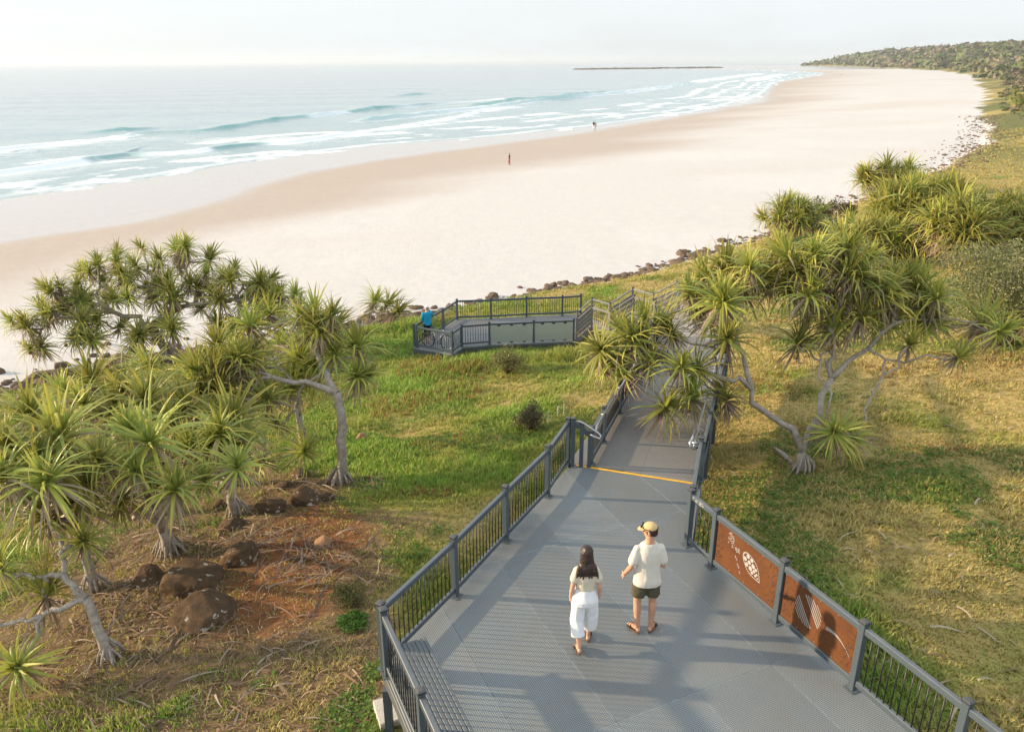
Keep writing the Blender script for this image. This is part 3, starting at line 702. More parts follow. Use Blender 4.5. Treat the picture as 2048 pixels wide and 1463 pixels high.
railing('railing', 'seaward railing of the lower platform beside the cyclist', pl((-4.36, 33.33), (-3.27, 35.71), (-2.7, 37.21), (-1.03, 37.36), (.73, 37.65), (2.53, 37.83), (3.47, 38.05)), spacing=.115, dia=.02)
railing('railing', 'landward railing of the lower platform with pale glass panels', pl((-4.24, 33.17), (-2.61, 32.3), (-2.24, 33.27), (-1.01, 33.54), (.99, 33.8), (2.81, 34.0)), infill=['bars', 'bars', 'bars', 'glass', 'glass'], spacing=.115, dia=.02)
# ================================================================ stairs
M_SRAIL = painted('stair_rail_weathered', (.17, .165, .165), .6, .5)
st_ = thing('staircase', 'weathered timber stairs climbing from the lower platform', 'stairs', (0, 0, 0))
FL = [((2.95, 34.0, -4.4), (3.62, 34.0, -3.77)), ((4.33, 33.2, -3.77), (5.37, 33.3, -3.1)), ((6.13, 32.4, -3.1), (7.1, 32.05, -2.45))]
WN = Vector((.12, 1.25, 0))
def tread(a, b, mats=(M_TIMBER, M_YELLOW)):
    a = Vector(a); b = Vector(b); n = 4; d = Vector(((b - a).x, (b - a).y, 0)); L_ = d.length; d.normalize(); w_ = WN
    for k in range(n):
        p = a + (b - a) * ((k + .5) / n); p.z = a.z + (b.z - a.z) * (k + 1) / n
        m = MB(); m.box(p + w_ / 2 - Zv * .025, (L_ / n + .04, w_.length, .05), (d, w_.normalized(), Zv), .006, 0); m.box(p + w_ / 2 - d * (L_ / n / 2 + .0) + Zv * .003, (.045, w_.length - .02, .006), (d, w_.normalized(), Zv), .0, 1)
        m.build('tread', mats, st_)
    for off_ in (0, 1):
        m = MB(); m.beam(a + w_ * off_ - Zv * .05, b + w_ * off_ - Zv * .05, .05, .22); m.build('stringer', M_SRAIL, st_)
def quadplate(pts, mat, name, parent, th=.05):
    m = MB(); m.prism([Vector(p) - Zv * th for p in pts], Zv, th); m.build(name, mat, parent)
for a, b in FL: tread(a, b)
for (a0, a1), (b0, b1) in zip(FL[:-1], FL[1:]):
    a1, b0 = Vector(a1), Vector(b0); quadplate([a1, b0, b0 + WN, a1 + WN], M_TIMBER, 'landing', st_)
    for q in (a1, b0):
        gz = ground_z(q.x, q.y) - .3; m = MB(); m.box((q.x, q.y, (gz + q.z - .06) / 2), (.1, .1, q.z - .06 - gz)); m.build('support_post', M_SRAIL, st_)
top = Vector(FL[-1][1])
LE2, RE2 = Vector((LE.x, LE.y, rz(LE))), Vector((RR_.x, RR_.y, rz(RR_)))
quadplate([LE2, RE2, RE2 + Vector((.5, 1.9, -.02)), LE2 + Vector((1.0, 2.6, -.02))], M_TIMBER, 'landing', st_, .06)
walk = [LE2 + Vector((1.0, 2.6, -.02)), RE2 + Vector((.5, 1.9, -.02)), top + Vector((1.5, .2, 0)), top]
n = 16
for k in range(n):
    p0, p1 = walk[0] + (walk[3] - walk[0]) * (k / n), walk[0] + (walk[3] - walk[0]) * ((k + 1) / n); q0, q1 = walk[1] + (walk[2] - walk[1]) * (k / n), walk[1] + (walk[2] - walk[1]) * ((k + 1) / n)
    p1.z = p0.z; q1.z = q0.z = p0.z; m = MB(); m.prism([p0 - Zv * .05, q0 - Zv * .05, q1 - Zv * .05, p1 - Zv * .05], Zv, .05); m.build('tread', M_TIMBER, st_)
quadplate([top, top + Vector((1.5, .2, 0)), top + Vector((1.4, 1.4, 0)), top + WN], M_TIMBER, 'landing', st_)
chain = [Vector(p) for f in FL for p in f] + [walk[0]]
railing('railing', 'grey stair railing on the near side of the timber stairs', chain, infill=[None, 'bars', None, 'bars', None, None], pm=M_SRAIL, rm=M_SRAIL, rail=(.06, .10), spacing=.115, dia=.02, h=1.0, bot=.16)
railing('railing', 'far stair railing with a silver top tube', [p + WN for p in chain[:-1]], infill=[None] * 5, pm=M_SRAIL, rm=M_STEEL, rail=(.05, .06), h=1.0)
for k, (a, b) in enumerate(FL):
    for w_ in (Vector((0, 0, 0)), WN):
        for hz in (.26, .46, .66):
            m = MB(); m.beam(Vector(a) + w_ + Zv * hz, Vector(b) + w_ + Zv * hz, .03, .13); m.build('side_rail', M_SRAIL, st_)
# ================================================================ pandanus trees
def leafmat(name, trans=.28, rough=.45):
    t = NT(name); a = t.attr('col'); v = t.coord(); oi = t.n('ObjectInfo')
    hv = t.n('HueSaturation'); t.l(a.outputs['Color'], hv.inputs['Color'])
    t.l(t.math('MULTIPLY_ADD', oi.outputs['Random'], .5, .75), hv.inputs['Value']); t.l(t.math('MULTIPLY_ADD', oi.outputs['Random'], .03, .485), hv.inputs['Hue'])
    t.set(Base_Color=hv.outputs[0], Roughness=rough, Specular_IOR_Level=.35)
    tl = t.n('BsdfTranslucent'); t.l(hv.outputs[0], tl.inputs[0]); ms = t.n('MixShader'); ms.inputs[0].default_value = trans
    t.l(t.b.outputs[0], ms.inputs[1]); t.l(tl.outputs[0], ms.inputs[2]); t.l(ms.outputs[0], t.o.inputs[0]); return t.m
M_LEAF = leafmat('pandanus_leaf', .34); M_GRASS = leafmat('grass_blades', .35, .7); M_BUSH = leafmat('bush_leaves', .25, .6)
def bark(name, c):
    t = NT(name); v = t.coord('Object', (1, 1, 1)); n = t.noise(v, 9, 8, .75); n2 = t.noise(v, 2.2, 4); vr = t.n('TexVoronoi'); vr.inputs['Scale'].default_value = 30; t.l(v, vr.inputs[0])
    col = t.ramp(n, (.28, tuple(x * .5 for x in c)), (.5, c), (.75, tuple(min(1, x * 1.5) for x in c)))
    col = t.mix(t.ramp(n2, (.5, (0, 0, 0)), (.75, (.5, .5, .5))), col, (.42, .37, .30))
    t.set(Base_Color=col, Roughness=.92, Specular_IOR_Level=.15); t.bump(t.math('ADD', n, t.math('MULTIPLY', vr.outputs[0], .6)), .02, .8); return t.m
M_BARK = bark('pandanus_bark', (.36, .315, .265)); M_TWIG = bark('twig_bark', (.16, .12, .09))
M_FRUIT = NT('pandanus_fruit'); t = M_FRUIT; vr = t.n('TexVoronoi'); vr.inputs['Scale'].default_value = 22; t.l(t.coord(), vr.inputs[0])
t.set(Base_Color=t.ramp(vr.outputs[0], (.1, (.38, .22, .05)), (.7, (.16, .13, .03))), Roughness=.6); t.bump(vr.outputs[0], .03, 1); M_FRUIT = t.m

def rosette_mesh(seed, n=58, upright=0.0, dead=16, wide=1.0, short=1.0):
    """a head of sword leaves of unit length on a spiral, the old ones hanging brown below"""
    r = np.random.default_rng(seed); V, F, C = [], [], []; SEG = 6; wind = r.uniform(0, 6.28)
    for k in range(n + dead):
        isd = k >= n; u = k / n if not isd else 1.0
        az = k * 2.39996 + r.normal(0, .12)
        pol = (.10 + (1.55 - upright) * u ** .85 + r.normal(0, .17)) if not isd else rad(r.uniform(105, 160))
        L_ = (.72 + .42 * math.sin(min(1, u * 1.25) * 1.6) * short + r.normal(0, .07)) * (1 if not isd else r.uniform(.55, .95))
        w0 = .084 * wide * r.uniform(.8, 1.15) * (1 if not isd else .8)
        d = np.array([math.sin(pol) * math.cos(az), math.sin(pol) * math.sin(az), math.cos(pol)])
        out = np.array([math.cos(az), math.sin(az), 0]); sd_ = np.array([-math.sin(az), math.cos(az), 0])
        sd_ = sd_ + np.array([0, 0, 1]) * r.normal(0, .15); p = d * .04 + np.array([0, 0, .10 * (1 - u)])
        droop = (.24 + 1.0 * u ** 2 + (r.random() < .16) * .6 + r.uniform(0, .25)) if not isd else .35
        twist = r.normal(0, .35); kink = r.random() < .24; kk = int(r.integers(3, 5))
        tone = r.random(); i0 = len(V); bias = math.cos(az - wind); L_ *= 1 + .16 * bias; droop += .22 * (1 + bias) * u
        old = isd or (u > .86 and r.random() < .35)
        for s in range(SEG + 1):
            f = s / SEG; wd = w0 * (1 - f ** 1.6) * (1 if s else .8) + .002
            nrm = np.cross(sd_, d); nrm /= np.linalg.norm(nrm) + 1e-9
            V += [p - sd_ * wd * .5 + nrm * wd * .22, p, p + sd_ * wd * .5 + nrm * wd * .22]
            if old:
                c = np.array((.40, .31, .215)) * (.65 + .6 * tone); c = [c, c * .8, c]
            else:
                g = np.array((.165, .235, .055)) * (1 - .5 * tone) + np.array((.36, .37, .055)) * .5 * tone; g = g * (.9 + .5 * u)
                ye = np.array((.52, .39, .07)) * (.7 + .5 * tone)
                m = max(0, (f - .62) / .38) ** 1.5 * (.45 + .75 * tone) + .22 * u * tone; m = min(.95, m)
                tipd = np.array((.26, .15, .06)); mm = max(0, (f - .9) / .1) * (tone > .5)
                e = (g * (1 - m) + ye * m) * (1 - mm) + tipd * mm
                ed = g * (1 - min(1, m + .42)) + ye * min(1, m + .42)
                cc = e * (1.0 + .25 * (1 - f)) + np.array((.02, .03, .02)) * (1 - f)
                c = [ed, cc, ed]
            C += list(c)
            p = p + d * L_ / SEG
            d = d + np.array([0, 0, -1]) * droop / SEG * (1.0 + 1.2 * f) * (1 - .6 * abs(d[2]) * (d[2] < 0)) + sd_ * twist * .05
            if kink and s == kk: d = d + np.array([0, 0, -1.3]) + out * .1
            d = d / np.linalg.norm(d)
        for s in range(SEG):
            a = i0 + s * 3
            F += [(a, a + 1, a + 4, a + 3), (a + 1, a + 2, a + 5, a + 4)]
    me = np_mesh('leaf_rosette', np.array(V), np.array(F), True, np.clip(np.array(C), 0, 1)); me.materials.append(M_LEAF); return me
ROS = [rosette_mesh(100 + k, 46 + 5 * (k % 4), .0 + .12 * (k % 3), 14 + 8 * (k % 4), .95 + .15 * (k % 2)) for k in range(10)]
ROSU = [rosette_mesh(200 + k, 46, .36, 18, 1.15, 1.25) for k in range(4)]         # more upright heads
bm = bmesh.new(); bmesh.ops.create_icosphere(bm, subdivisions=3, radius=1)
for v_ in bm.verts: v_.co *= 1 + .07 * math.sin(v_.co.x * 19) * math.sin(v_.co.y * 17 + 1) * math.sin(v_.co.z * 18 + 2); v_.co.z *= 1.15
FRUIT = bpy.data.meshes.new('fruit'); bm.to_mesh(FRUIT); bm.free(); FRUIT.materials.append(M_FRUIT); FRUIT.polygons.foreach_set('use_smooth', [True] * len(FRUIT.polygons))

def crooked(p, q, rnd, n=5, amt=.09, lift=0.0):
    L_ = (q - p).length; out = [p]
    for k in range(1, n):
        t_ = k / n; j = Vector((rnd.gauss(0, 1), rnd.gauss(0, 1), rnd.gauss(0, .7))) * amt * L_ * math.sin(math.pi * t_) ** .5
        out.append(p.lerp(q, t_) + j + Vector((0, 0, lift * L_ * math.sin(math.pi * t_))))
    return out + [q]
def grow(m, p, tips, r, rnd, rmin, dirs):
    if len(tips) == 1:
        q = tips[0]; pts = crooked(p, q, rnd, 5, .07, -.06); n = len(pts)
        m.tube(pts, [r + (rmin * .85 - r) * (k / (n - 1)) for k in range(n)], 7); dirs[tuple(q)] = (pts[-1] - pts[-2]).normalized(); return
    A = np.array([list(t_) for t_ in tips]); c = A.mean(0); D = A - c; u_, s_, vt = np.linalg.svd(D, full_matrices=False)
    pr = D @ vt[0]; med = np.median(pr) + rnd.uniform(-.15, .15) * (pr.max() - pr.min())
    g1 = [t_ for t_, x in zip(tips, pr) if x <= med]; g2 = [t_ for t_, x in zip(tips, pr) if x > med]
    if not g1 or not g2: g1, g2 = tips[:1], tips[1:]
    for g in (g1, g2):
        if len(g) == 1: grow(m, p, g, max(rmin, r * .55), rnd, rmin, dirs); continue
        c = Vector(np.mean([list(t_) for t_ in g], 0)); f = rnd.uniform(.36, .55)
        q = p.lerp(c, f); q.z += .06 * (c - p).length; r2 = max(rmin, r * (len(g) / len(tips)) ** .42 * .96)
        pts = crooked(p, q, rnd, 4, .08, .03); m.tube(pts, [r + (r2 - r) * min(1, k / 2) for k in range(len(pts))], 8)
        grow(m, q, g, r2, rnd, rmin, dirs)
def pandanus(label, base, tips, R=.8, r0=.13, rmin=.035, stem=(), seed=1, group=None, upright=0, fruits=(), roots=True, cat='tree', spread=None, skirt=.0):
    rnd = random.Random(seed); base = Vector(base); T = thing('pandanus_tree', label, cat, base, 0, group)
    m = MB(); L_ = [Vector(t_) - base for t_ in tips]; st = [Vector((0, 0, -.15))] + [Vector(s) - base for s in stem]
    if len(st) == 1:
        c = Vector(np.mean([list(v) for v in L_], 0)); st.append(Vector((c.x * .12, c.y * .12, max(.3, c.z * .32))))
    pts = []
    for a, b in zip(st[:-1], st[1:]): pts += crooked(a, b, rnd, 4, .03)[:-1]
    pts.append(st[-1]); n = len(pts)
    m.tube(pts, [r0 * (1.12 - .25 * k / (n - 1)) * (1 + .05 * rnd.gauss(0, 1)) for k in range(n)], 10)
    if roots:
        for k in range(11):
            a = 2 * math.pi * k / 11 + rnd.uniform(-.25, .25); R2 = r0 * rnd.uniform(2.2, 3.6); h = r0 * rnd.uniform(2.5, 5)
            o = Vector((math.cos(a), math.sin(a), 0)); gz = ground_z(base.x + o.x * R2, base.y + o.y * R2) - base.z
            m.tube([o * r0 * .55 + Vector((0, 0, h)) + pts[1] * .3, o * (r0 + R2) / 2 + Vector((0, 0, (h + gz) * .5)), o * R2 + Vector((0, 0, gz - .08))], [r0 * .22, r0 * .26, r0 * .22], 6)
    dirs = {}; grow(m, st[-1], L_, r0 * .88, rnd, rmin, dirs)
    m.build('trunk', M_BARK, T, None, True)
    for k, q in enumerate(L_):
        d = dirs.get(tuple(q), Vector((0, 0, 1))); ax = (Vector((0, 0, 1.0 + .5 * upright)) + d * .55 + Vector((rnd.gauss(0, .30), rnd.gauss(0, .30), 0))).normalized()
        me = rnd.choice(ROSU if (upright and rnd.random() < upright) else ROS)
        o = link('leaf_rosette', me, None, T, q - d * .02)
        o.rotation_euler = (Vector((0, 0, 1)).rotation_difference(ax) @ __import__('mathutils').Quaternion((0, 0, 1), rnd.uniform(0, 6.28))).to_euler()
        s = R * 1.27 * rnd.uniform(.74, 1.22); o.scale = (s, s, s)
    for f in fruits:
        o = link('fruit', FRUIT, None, T, Vector(f) - base); s = .072 * R / .7; o.scale = (s, s, s)
    return T
def tips_at(pix, y0, spread, rnd, zfix=None):
    """heads of a domed crown: low ones nearer, high ones farther"""
    ys = [p[1] for p in pix]; lo, hi = min(ys), max(ys); out = []
    for p in pix:
        if zfix is not None: q = at(p[0], p[1], z=zfix + rnd.uniform(-.25, .25))
        else:
            t_ = (p[1] - lo) / max(1, hi - lo); q = at(p[0], p[1], y=y0 + spread * (.6 - 1.2 * t_) + rnd.uniform(-.35, .35) * spread)
        out.append(q)
    return out
def fill(pix, n, dx, dy, seed):
    """more heads close beside those already counted"""
    r_ = random.Random(seed); out = []
    while len(out) < n:
        a = r_.choice(pix); q = (a[0] + r_.gauss(0, dx), a[1] + r_.gauss(0, dy))
        if min((q[0] - b[0]) ** 2 + (1.5 * (q[1] - b[1])) ** 2 for b in list(pix) + out) > 17 ** 2 and q[1] > min(b[1] for b in pix) - 4: out.append(q)
    return out
rnd = random.Random(21)
# the broad tree at the foot of the slope, left
bA = on_ground(338, 722)
A_ = [(55, 657), (61, 700), (131, 630), (151, 683), (278, 672), (300, 585), (332, 637), (271, 534), (208, 565), (153, 571), (103, 585), (197, 532), (354, 505), (411, 548), (400, 619), (345, 600), (190, 641), (105, 626),
      (284, 497), (236, 510), (162, 547), (418, 521), (461, 563), (519, 571), (562, 592), (441, 600), (480, 610), (469, 540), (371, 495), (480, 653), (319, 520), (250, 560), (330, 560), (130, 600), (540, 610), (600, 612), (230, 600), (260, 597), (420, 585), (445, 555), (500, 590), (380, 570), (360, 540), (310, 540), (175, 610), (240, 655), (520, 612), (555, 628), (590, 590), (640, 640), (440, 650), (345, 662)]
pandanus('broad spreading pandanus at the foot of the slope against the sand', bA, tips_at(A_ + fill(A_, 30, 24, 15, 5), bA.y + .5, 2.6, rnd), R=.74, r0=.19, rmin=.05, seed=3, fruits=[at(297, 596, y=bA.y - .2), at(132, 690, y=bA.y - 1.6), at(60, 705, y=bA.y - 1.9)],
         stem=[bA + Vector((-.25, .1, .8)), bA + Vector((-.5, .2, 1.6))])
# the tree with the bare pale trunk left of the grass bank
bB = on_ground(679, 968)
B_ = [(540, 630), (435, 696), (507, 706), (669, 712), (735, 755), (582, 780), (638, 657), (717, 700), (557, 851), (528, 925), (607, 905), (500, 655), (600, 640), (470, 730), (660, 660), (400, 745), (445, 790)]
pandanus('pandanus with a tall bare trunk and flared root skirt on red earth', bB, tips_at(B_ + fill(B_[:6] + B_[8:], 10, 30, 18, 6), bB.y + .2, 1.7, rnd), R=.60, r0=.115, rmin=.032, seed=8, stem=[at(684, 900, y=bB.y), at(682, 820, y=bB.y + .05), at(672, 785, y=bB.y + .1)])
# the crowded trees along the left edge
def foot_of(tips, d=.0): c = np.mean([list(t_) for t_ in tips], 0); return Vector((c[0], c[1] + d, ground_z(c[0], c[1] + d)))
def crowd(label, pix, z, R, seed, r0=.10, upright=.5, d=.3, dx=0, **kw):
    tp = tips_at(pix, 0, 0, rnd, z); b = foot_of(tp, d); b.x += dx; b.z = ground_z(b.x, b.y)
    return pandanus(label, b, tp, R=R, r0=r0, rmin=.035, seed=seed, upright=upright, roots=True, **kw)
crowd('leafy pandanus at the left photo edge with blue green upright heads', [(77, 935), (13, 890), (59, 833), (122, 880), (96, 968), (-40, 950), (-60, 860), (10, 960)], 1.25, .72, 31, d=1.2)
crowd('pandanus with arching yellow tipped leaves above the bare red soil', [(203, 922), (175, 968), (271, 946), (258, 865), (306, 890)], 1.05, .68, 32, d=2.3, dx=-.7)
crowd('tangled pandanus low in the left thicket behind the red soil', [(171, 812), (182, 770), (252, 784), (293, 812), (130, 790), (225, 830)], .75, .74, 33, d=1.2)
crowd('dense pandanus between the broad tree and the red soil', [(376, 826), (405, 788), (385, 752), (320, 770), (430, 770), (340, 850), (440, 830), (300, 740), (460, 850)], .35, .74, 34, d=1.2)
crowd('dark green pandanus overhanging the red soil hollow', [(348, 985), (409, 961), (383, 904), (422, 895), (473, 940), (440, 870), (480, 890), (330, 930)], .45, .56, 35, upright=.1, d=2.6, dx=-.6)
crowd('shaded pandanus heads low behind the boulders', [(240, 1000), (300, 985), (150, 1010)], .2, .6, 36, upright=.1, d=1.6)
crowd('pandanus filling the gap between the broad tree and the bare trunked tree', [(560, 690), (600, 722), (520, 740), (470, 705), (560, 655), (612, 668), (500, 775), (645, 690), (590, 760), (450, 740), (540, 800), (625, 735)], .1, .66, 37, upright=.1, d=1.5)
bD = on_ground(222, 1318)
D_ = [(168, 1088), (96, 1035), (2, 1140), (92, 1198), (40, 1328), (-40, 1250)]
pandanus('young pandanus leaning over fanned prop roots in the near left corner', bD, [at(168, 1085, y=bD.y + .25), at(96, 1035, y=bD.y + .9), at(0, 1140, y=bD.y + .2), at(92, 1195, y=bD.y + .15), at(38, 1335, y=bD.y - .75), at(-60, 1240, y=bD.y - .3)],
         R=.56, r0=.085, rmin=.04, seed=41, stem=[at(205, 1275, y=bD.y), at(172, 1195, y=bD.y + .08)])
# small wind-bent tree beside the platform
bF = on_ground(716, 668)
pandanus('small wind bent pandanus leaning out over the sand beside the platform', bF, [at(772, 612, y=bF.y + .6), at(748, 606, y=bF.y + .8), at(790, 625, y=bF.y + .2)], R=.95, r0=.11, rmin=.07, seed=51, stem=[at(714, 640, y=bF.y + .1), at(722, 632, y=bF.y + .3)])
# the tree over the ramp
bE = on_ground(1606, 943)
E_ = [(1343, 668), (1453, 680), (1593, 688), (1409, 598), (1663, 640), (1518, 559), (1615, 592), (1751, 590), (1694, 552), (1847, 650), (1917, 715), (1961, 650), (1873, 598), (1453, 803), (1325, 820), (1360, 737), (1235, 722), (1264, 680),
      (1204, 738), (1580, 524), (1483, 583), (1645, 553), (1786, 562), (1632, 515), (1396, 623), (1737, 520), (1834, 580), (1545, 570), (1700, 600), (1420, 640), (1310, 650), (1384, 800), (1500, 540), (1560, 500), (1800, 610), (1290, 640), (1720, 640), (1770, 640), (1820, 690), (1600, 545), (1690, 505), (1410, 560), (1450, 540), (1255, 755)]
tE = tips_at(E_ + fill([q for q in E_ if q[1] < 740], 22, 34, 20, 7), bE.y + 1.0, 1.7, rnd) + [at(1667, 868, y=bE.y - .3), at(1705, 878, y=bE.y - .1)]
pandanus('multi stemmed pandanus beside the ramp with fruit over the walkway', bE, tE, R=.62, r0=.115, rmin=.026, seed=61, fruits=[at(1316, 828, y=bE.y - .4), at(1655, 697, y=bE.y + .2), at(1592, 712, y=bE.y - .2), at(1449, 700, y=bE.y), at(1345, 748, y=bE.y)],
         stem=[at(1604, 902, y=bE.y)])
# clumps along the beach edge and on the right rise
def clump(label, cx, cy, rx, ry, n, by, R, seed, r0=.14, dep=1.6, **kw):
    b = on_ground(cx, by); r_ = random.Random(seed); tp = []
    for k in range(n):
        a = k * 2.4; q = math.sqrt((k + .5) / n); tp.append((cx + rx * q * math.cos(a) + r_.gauss(0, rx * .06), cy + ry * q * math.sin(a) + r_.gauss(0, ry * .06)))
    tq = []
    for x, yv in tp:
        e = 1 - ((x - cx) / rx) ** 2 - ((yv - cy) / ry) ** 2
        tq.append(at(x, yv, y=b.y + dep * (.4 - 1.0 * math.sqrt(max(0, e))) - (yv - cy) / ry * dep * .5))
    return pandanus(label, b, tq, R=R, r0=r0, rmin=.05, seed=seed, roots=False, **kw)
clump('rounded pandanus clump at the beach edge beside a brown bush', 1588, 437, 55, 32, 18, 478, 1.15, 71, upright=.3)
clump('pandanus clump standing farthest out above the beach rocks', 1776, 360, 58, 28, 20, 395, 1.35, 72)
clump('big rounded pandanus thicket on the right rise', 1845, 425, 95, 55, 40, 510, 1.3, 73, dep=2.5, upright=.5)
clump('pandanus thicket in front of the big thicket on the right rise', 1760, 480, 90, 45, 26, 535, 1.05, 74, dep=2, upright=.4)
clump('pandanus thicket behind the grey shrub on the right rise', 1935, 455, 80, 50, 26, 525, 1.2, 75, dep=2, upright=.5)
clump('pandanus thicket cut by the right photo edge', 2065, 440, 60, 50, 18, 500, 1.2, 76, dep=2)
clump('small pandanus clump low on the far dune slope', 2040, 200, 24, 14, 8, 222, 1.5, 77, dep=2)

# ================================================================ shrubs
def leafcards(cen, rads, n, size, cols, rng, shell=.55, lump=.25, flat=0.0):
    """leaf sized faces spread through a lumpy crown"""
    d = rng.normal(size=(n, 3)); d /= np.linalg.norm(d, axis=1)[:, None]; d[:, 2] = np.where(d[:, 2] < -.5, -d[:, 2], d[:, 2])
    q = (shell + (1 - shell) * rng.random(n)) ** .7
    lm = 1 + lump * fbm(d[:, 0] * 2.2 + cen[0], d[:, 1] * 2.2 + cen[1], d[:, 2] * 2.2, 3)
    p = d * (q * lm)[:, None] * np.array(rads) + np.array(cen)
    a = rng.normal(size=(n, 3)) + d * .5; a /= np.linalg.norm(a, axis=1)[:, None]; b = np.cross(a, rng.normal(size=(n, 3))); b /= np.linalg.norm(b, axis=1)[:, None]
    s = size * rng.uniform(.6, 1.3, n)[:, None]
    v = np.stack([p - a * s, p + b * s * .42, p + a * s, p - b * s * .42], 1).reshape(-1, 3); f = np.arange(4 * n).reshape(n, 4)
    cl = fbm(p[:, 0] * 3 / max(rads), p[:, 1] * 3 / max(rads), p[:, 2] * 3 / max(rads), 3)
    ci = np.clip((cl + rng.normal(0, .35, n)) * .5 + .5, 0, .999) * (len(cols) - 1); i0 = ci.astype(int); ca = np.array(cols)
    c = ca[i0] + (ca[np.minimum(i0 + 1, len(cols) - 1)] - ca[i0]) * (ci - i0)[:, None]; c = c * rng.uniform(.75, 1.25, n)[:, None]
    return v, f, np.repeat(c, 4, 0)
def shrub(name, label, cat, base, rads, n, size, cols, seed, stems=7, twig=.02, lobes=6, group=None, sparse=.5):
    rng = np.random.default_rng(seed); base = Vector(base); T = thing(name, label, cat, base, 0, group); V, F, C = [], [], []; k0 = 0; m = MB()
    for k in range(lobes):
        a = 2 * math.pi * k / lobes + rng.uniform(-.4, .4); q = .55 if k else 0
        c = (rads[0] * q * math.cos(a), rads[1] * q * math.sin(a), rads[2] * rng.uniform(.32, .82)); rr = [x * rng.uniform(.5, .72) for x in rads]
        v, f, cc = leafcards(c, rr, n // lobes, size, cols, rng, sparse); V.append(v); F.append(f + k0); C.append(cc); k0 += len(v)
        m.tube([(0, 0, -.1), Vector(c) * .5 + Vector((rng.normal(0, .05), rng.normal(0, .05), 0)), c], [twig * 1.5, twig, twig * .5], 5)
    for k in range(stems * 4):
        e = Vector((rng.normal(0, .45) * rads[0], rng.normal(0, .45) * rads[1], rads[2] * rng.uniform(.6, 1.25))); m.tube([(0, 0, -.05), e * .5 + Vector((0, 0, .1 * rads[2])), e], [twig, twig * .6, twig * .3], 4)
    me = np_mesh('foliage', np.concatenate(V), np.concatenate(F), False, np.clip(np.concatenate(C), 0, 1)); link('foliage', me, M_BUSH, T); m.build('stem', M_TWIG, T, None, True); return T
GREY = [(.10, .13, .035), (.18, .21, .07), (.25, .27, .12), (.34, .33, .22)]
BROWN = [(.07, .05, .028), (.13, .09, .05), (.10, .10, .035), (.19, .14, .08)]
GREEN = [(.04, .07, .015), (.075, .12, .024), (.11, .15, .03), (.14, .15, .05)]
DRYG = [(.10, .085, .03), (.17, .13, .05), (.13, .15, .04), (.26, .19, .09)]
def shrub_at(name, label, px, py, wpx, hpx, n, size, cols, seed, **kw):
    b = on_ground(px, py); s = b.y / FOC * 1.06; return shrub(name, label, 'shrub', b, (wpx * s / 2, wpx * s / 2 * .8, hpx * s * .72), n, size, cols, seed, **kw)
shrub_at('coastal_shrub', 'large rounded grey green shrub at the right edge behind the pandanus', 2005, 695, 300, 225, 36000, .044, GREY, 1, lobes=9, stems=10)
shrub_at('coastal_shrub', 'grey green shrub cut off by the right photo edge', 2110, 660, 180, 150, 8000, .04, GREY, 2)
shrub_at('coastal_shrub', 'brown twiggy bush right of the rounded pandanus clump', 1645, 462, 62, 66, 2600, .10, BROWN, 3, sparse=.2)
shrub_at('coastal_shrub', 'small brown bush on the rocks left of the farthest pandanus clump', 1695, 430, 40, 26, 1200, .10, BROWN, 4, sparse=.2)
shrub_at('coastal_shrub', 'low grey green bush in front of the brown twiggy bush', 1672, 478, 90, 42, 3200, .09, GREY, 5)
shrub_at('coastal_shrub', 'low green bush in front of the rounded pandanus clump', 1620, 500, 90, 30, 2600, .08, GREEN, 6)
shrub_at('wild_bush', 'brown twiggy bush in the grass behind the long left railing', 1062, 862, 78, 62, 2600, .035, BROWN, 7, stems=16, twig=.008, sparse=.15)
shrub_at('wild_bush', 'dry reddish bush on the bank in front of the glass panels', 1016, 748, 84, 62, 2400, .045, DRYG, 8, stems=16, twig=.008, sparse=.1)
shrub_at('wild_bush', 'yellowing low bush beside the corner of the deck railing', 700, 1205, 84, 44, 2400, .022, DRYG, 9, twig=.006)
shrub_at('wild_bush', 'bright green leafy weed left of the deck corner', 708, 1248, 84, 20, 1100, .035, [(.07, .15, .02), (.11, .21, .03), (.15, .24, .04)], 10, twig=.005)

# ================================================================ far scrub on the headland
rng = np.random.default_rng(5)
bm = bmesh.new(); bmesh.ops.create_icosphere(bm, subdivisions=2, radius=1); IV = np.array([v_.co[:] for v_ in bm.verts]); IF = np.array([[v_.index for v_ in f_.verts] for f_ in bm.faces]); bm.free()
th = np.radians(rng.uniform(8, 60, 90000)); rr = np.exp(rng.uniform(math.log(105), math.log(3400), 90000)); x = np.sin(th) * rr; y = np.cos(th) * rr
s_, ss_ = fields(x, y); s_ = s_ + ragged(x, y); z = height(x, y, None, None, True)
dn = fbm(x * .02, y * .02, 3.3, 4) + fbm(x * .006, y * .006, 1.3, 3)
lim = np.interp(rr, [105, 200, 320, 520, 3400], [15, 8, 6, 5, 5])
thick = sstep(lim, np.interp(rr, [105, 200, 400, 3400], [60, 36, 24, 20]) + lim, s_)
ok = (s_ > lim) & (rng.random(len(x)) < sstep(-.35, .35, dn + thick * 1.5 - .3 + .4 * (rr < 400)))
x, y, z, rr, dn, thick = [q[ok] for q in (x, y, z, rr, dn, thick)]
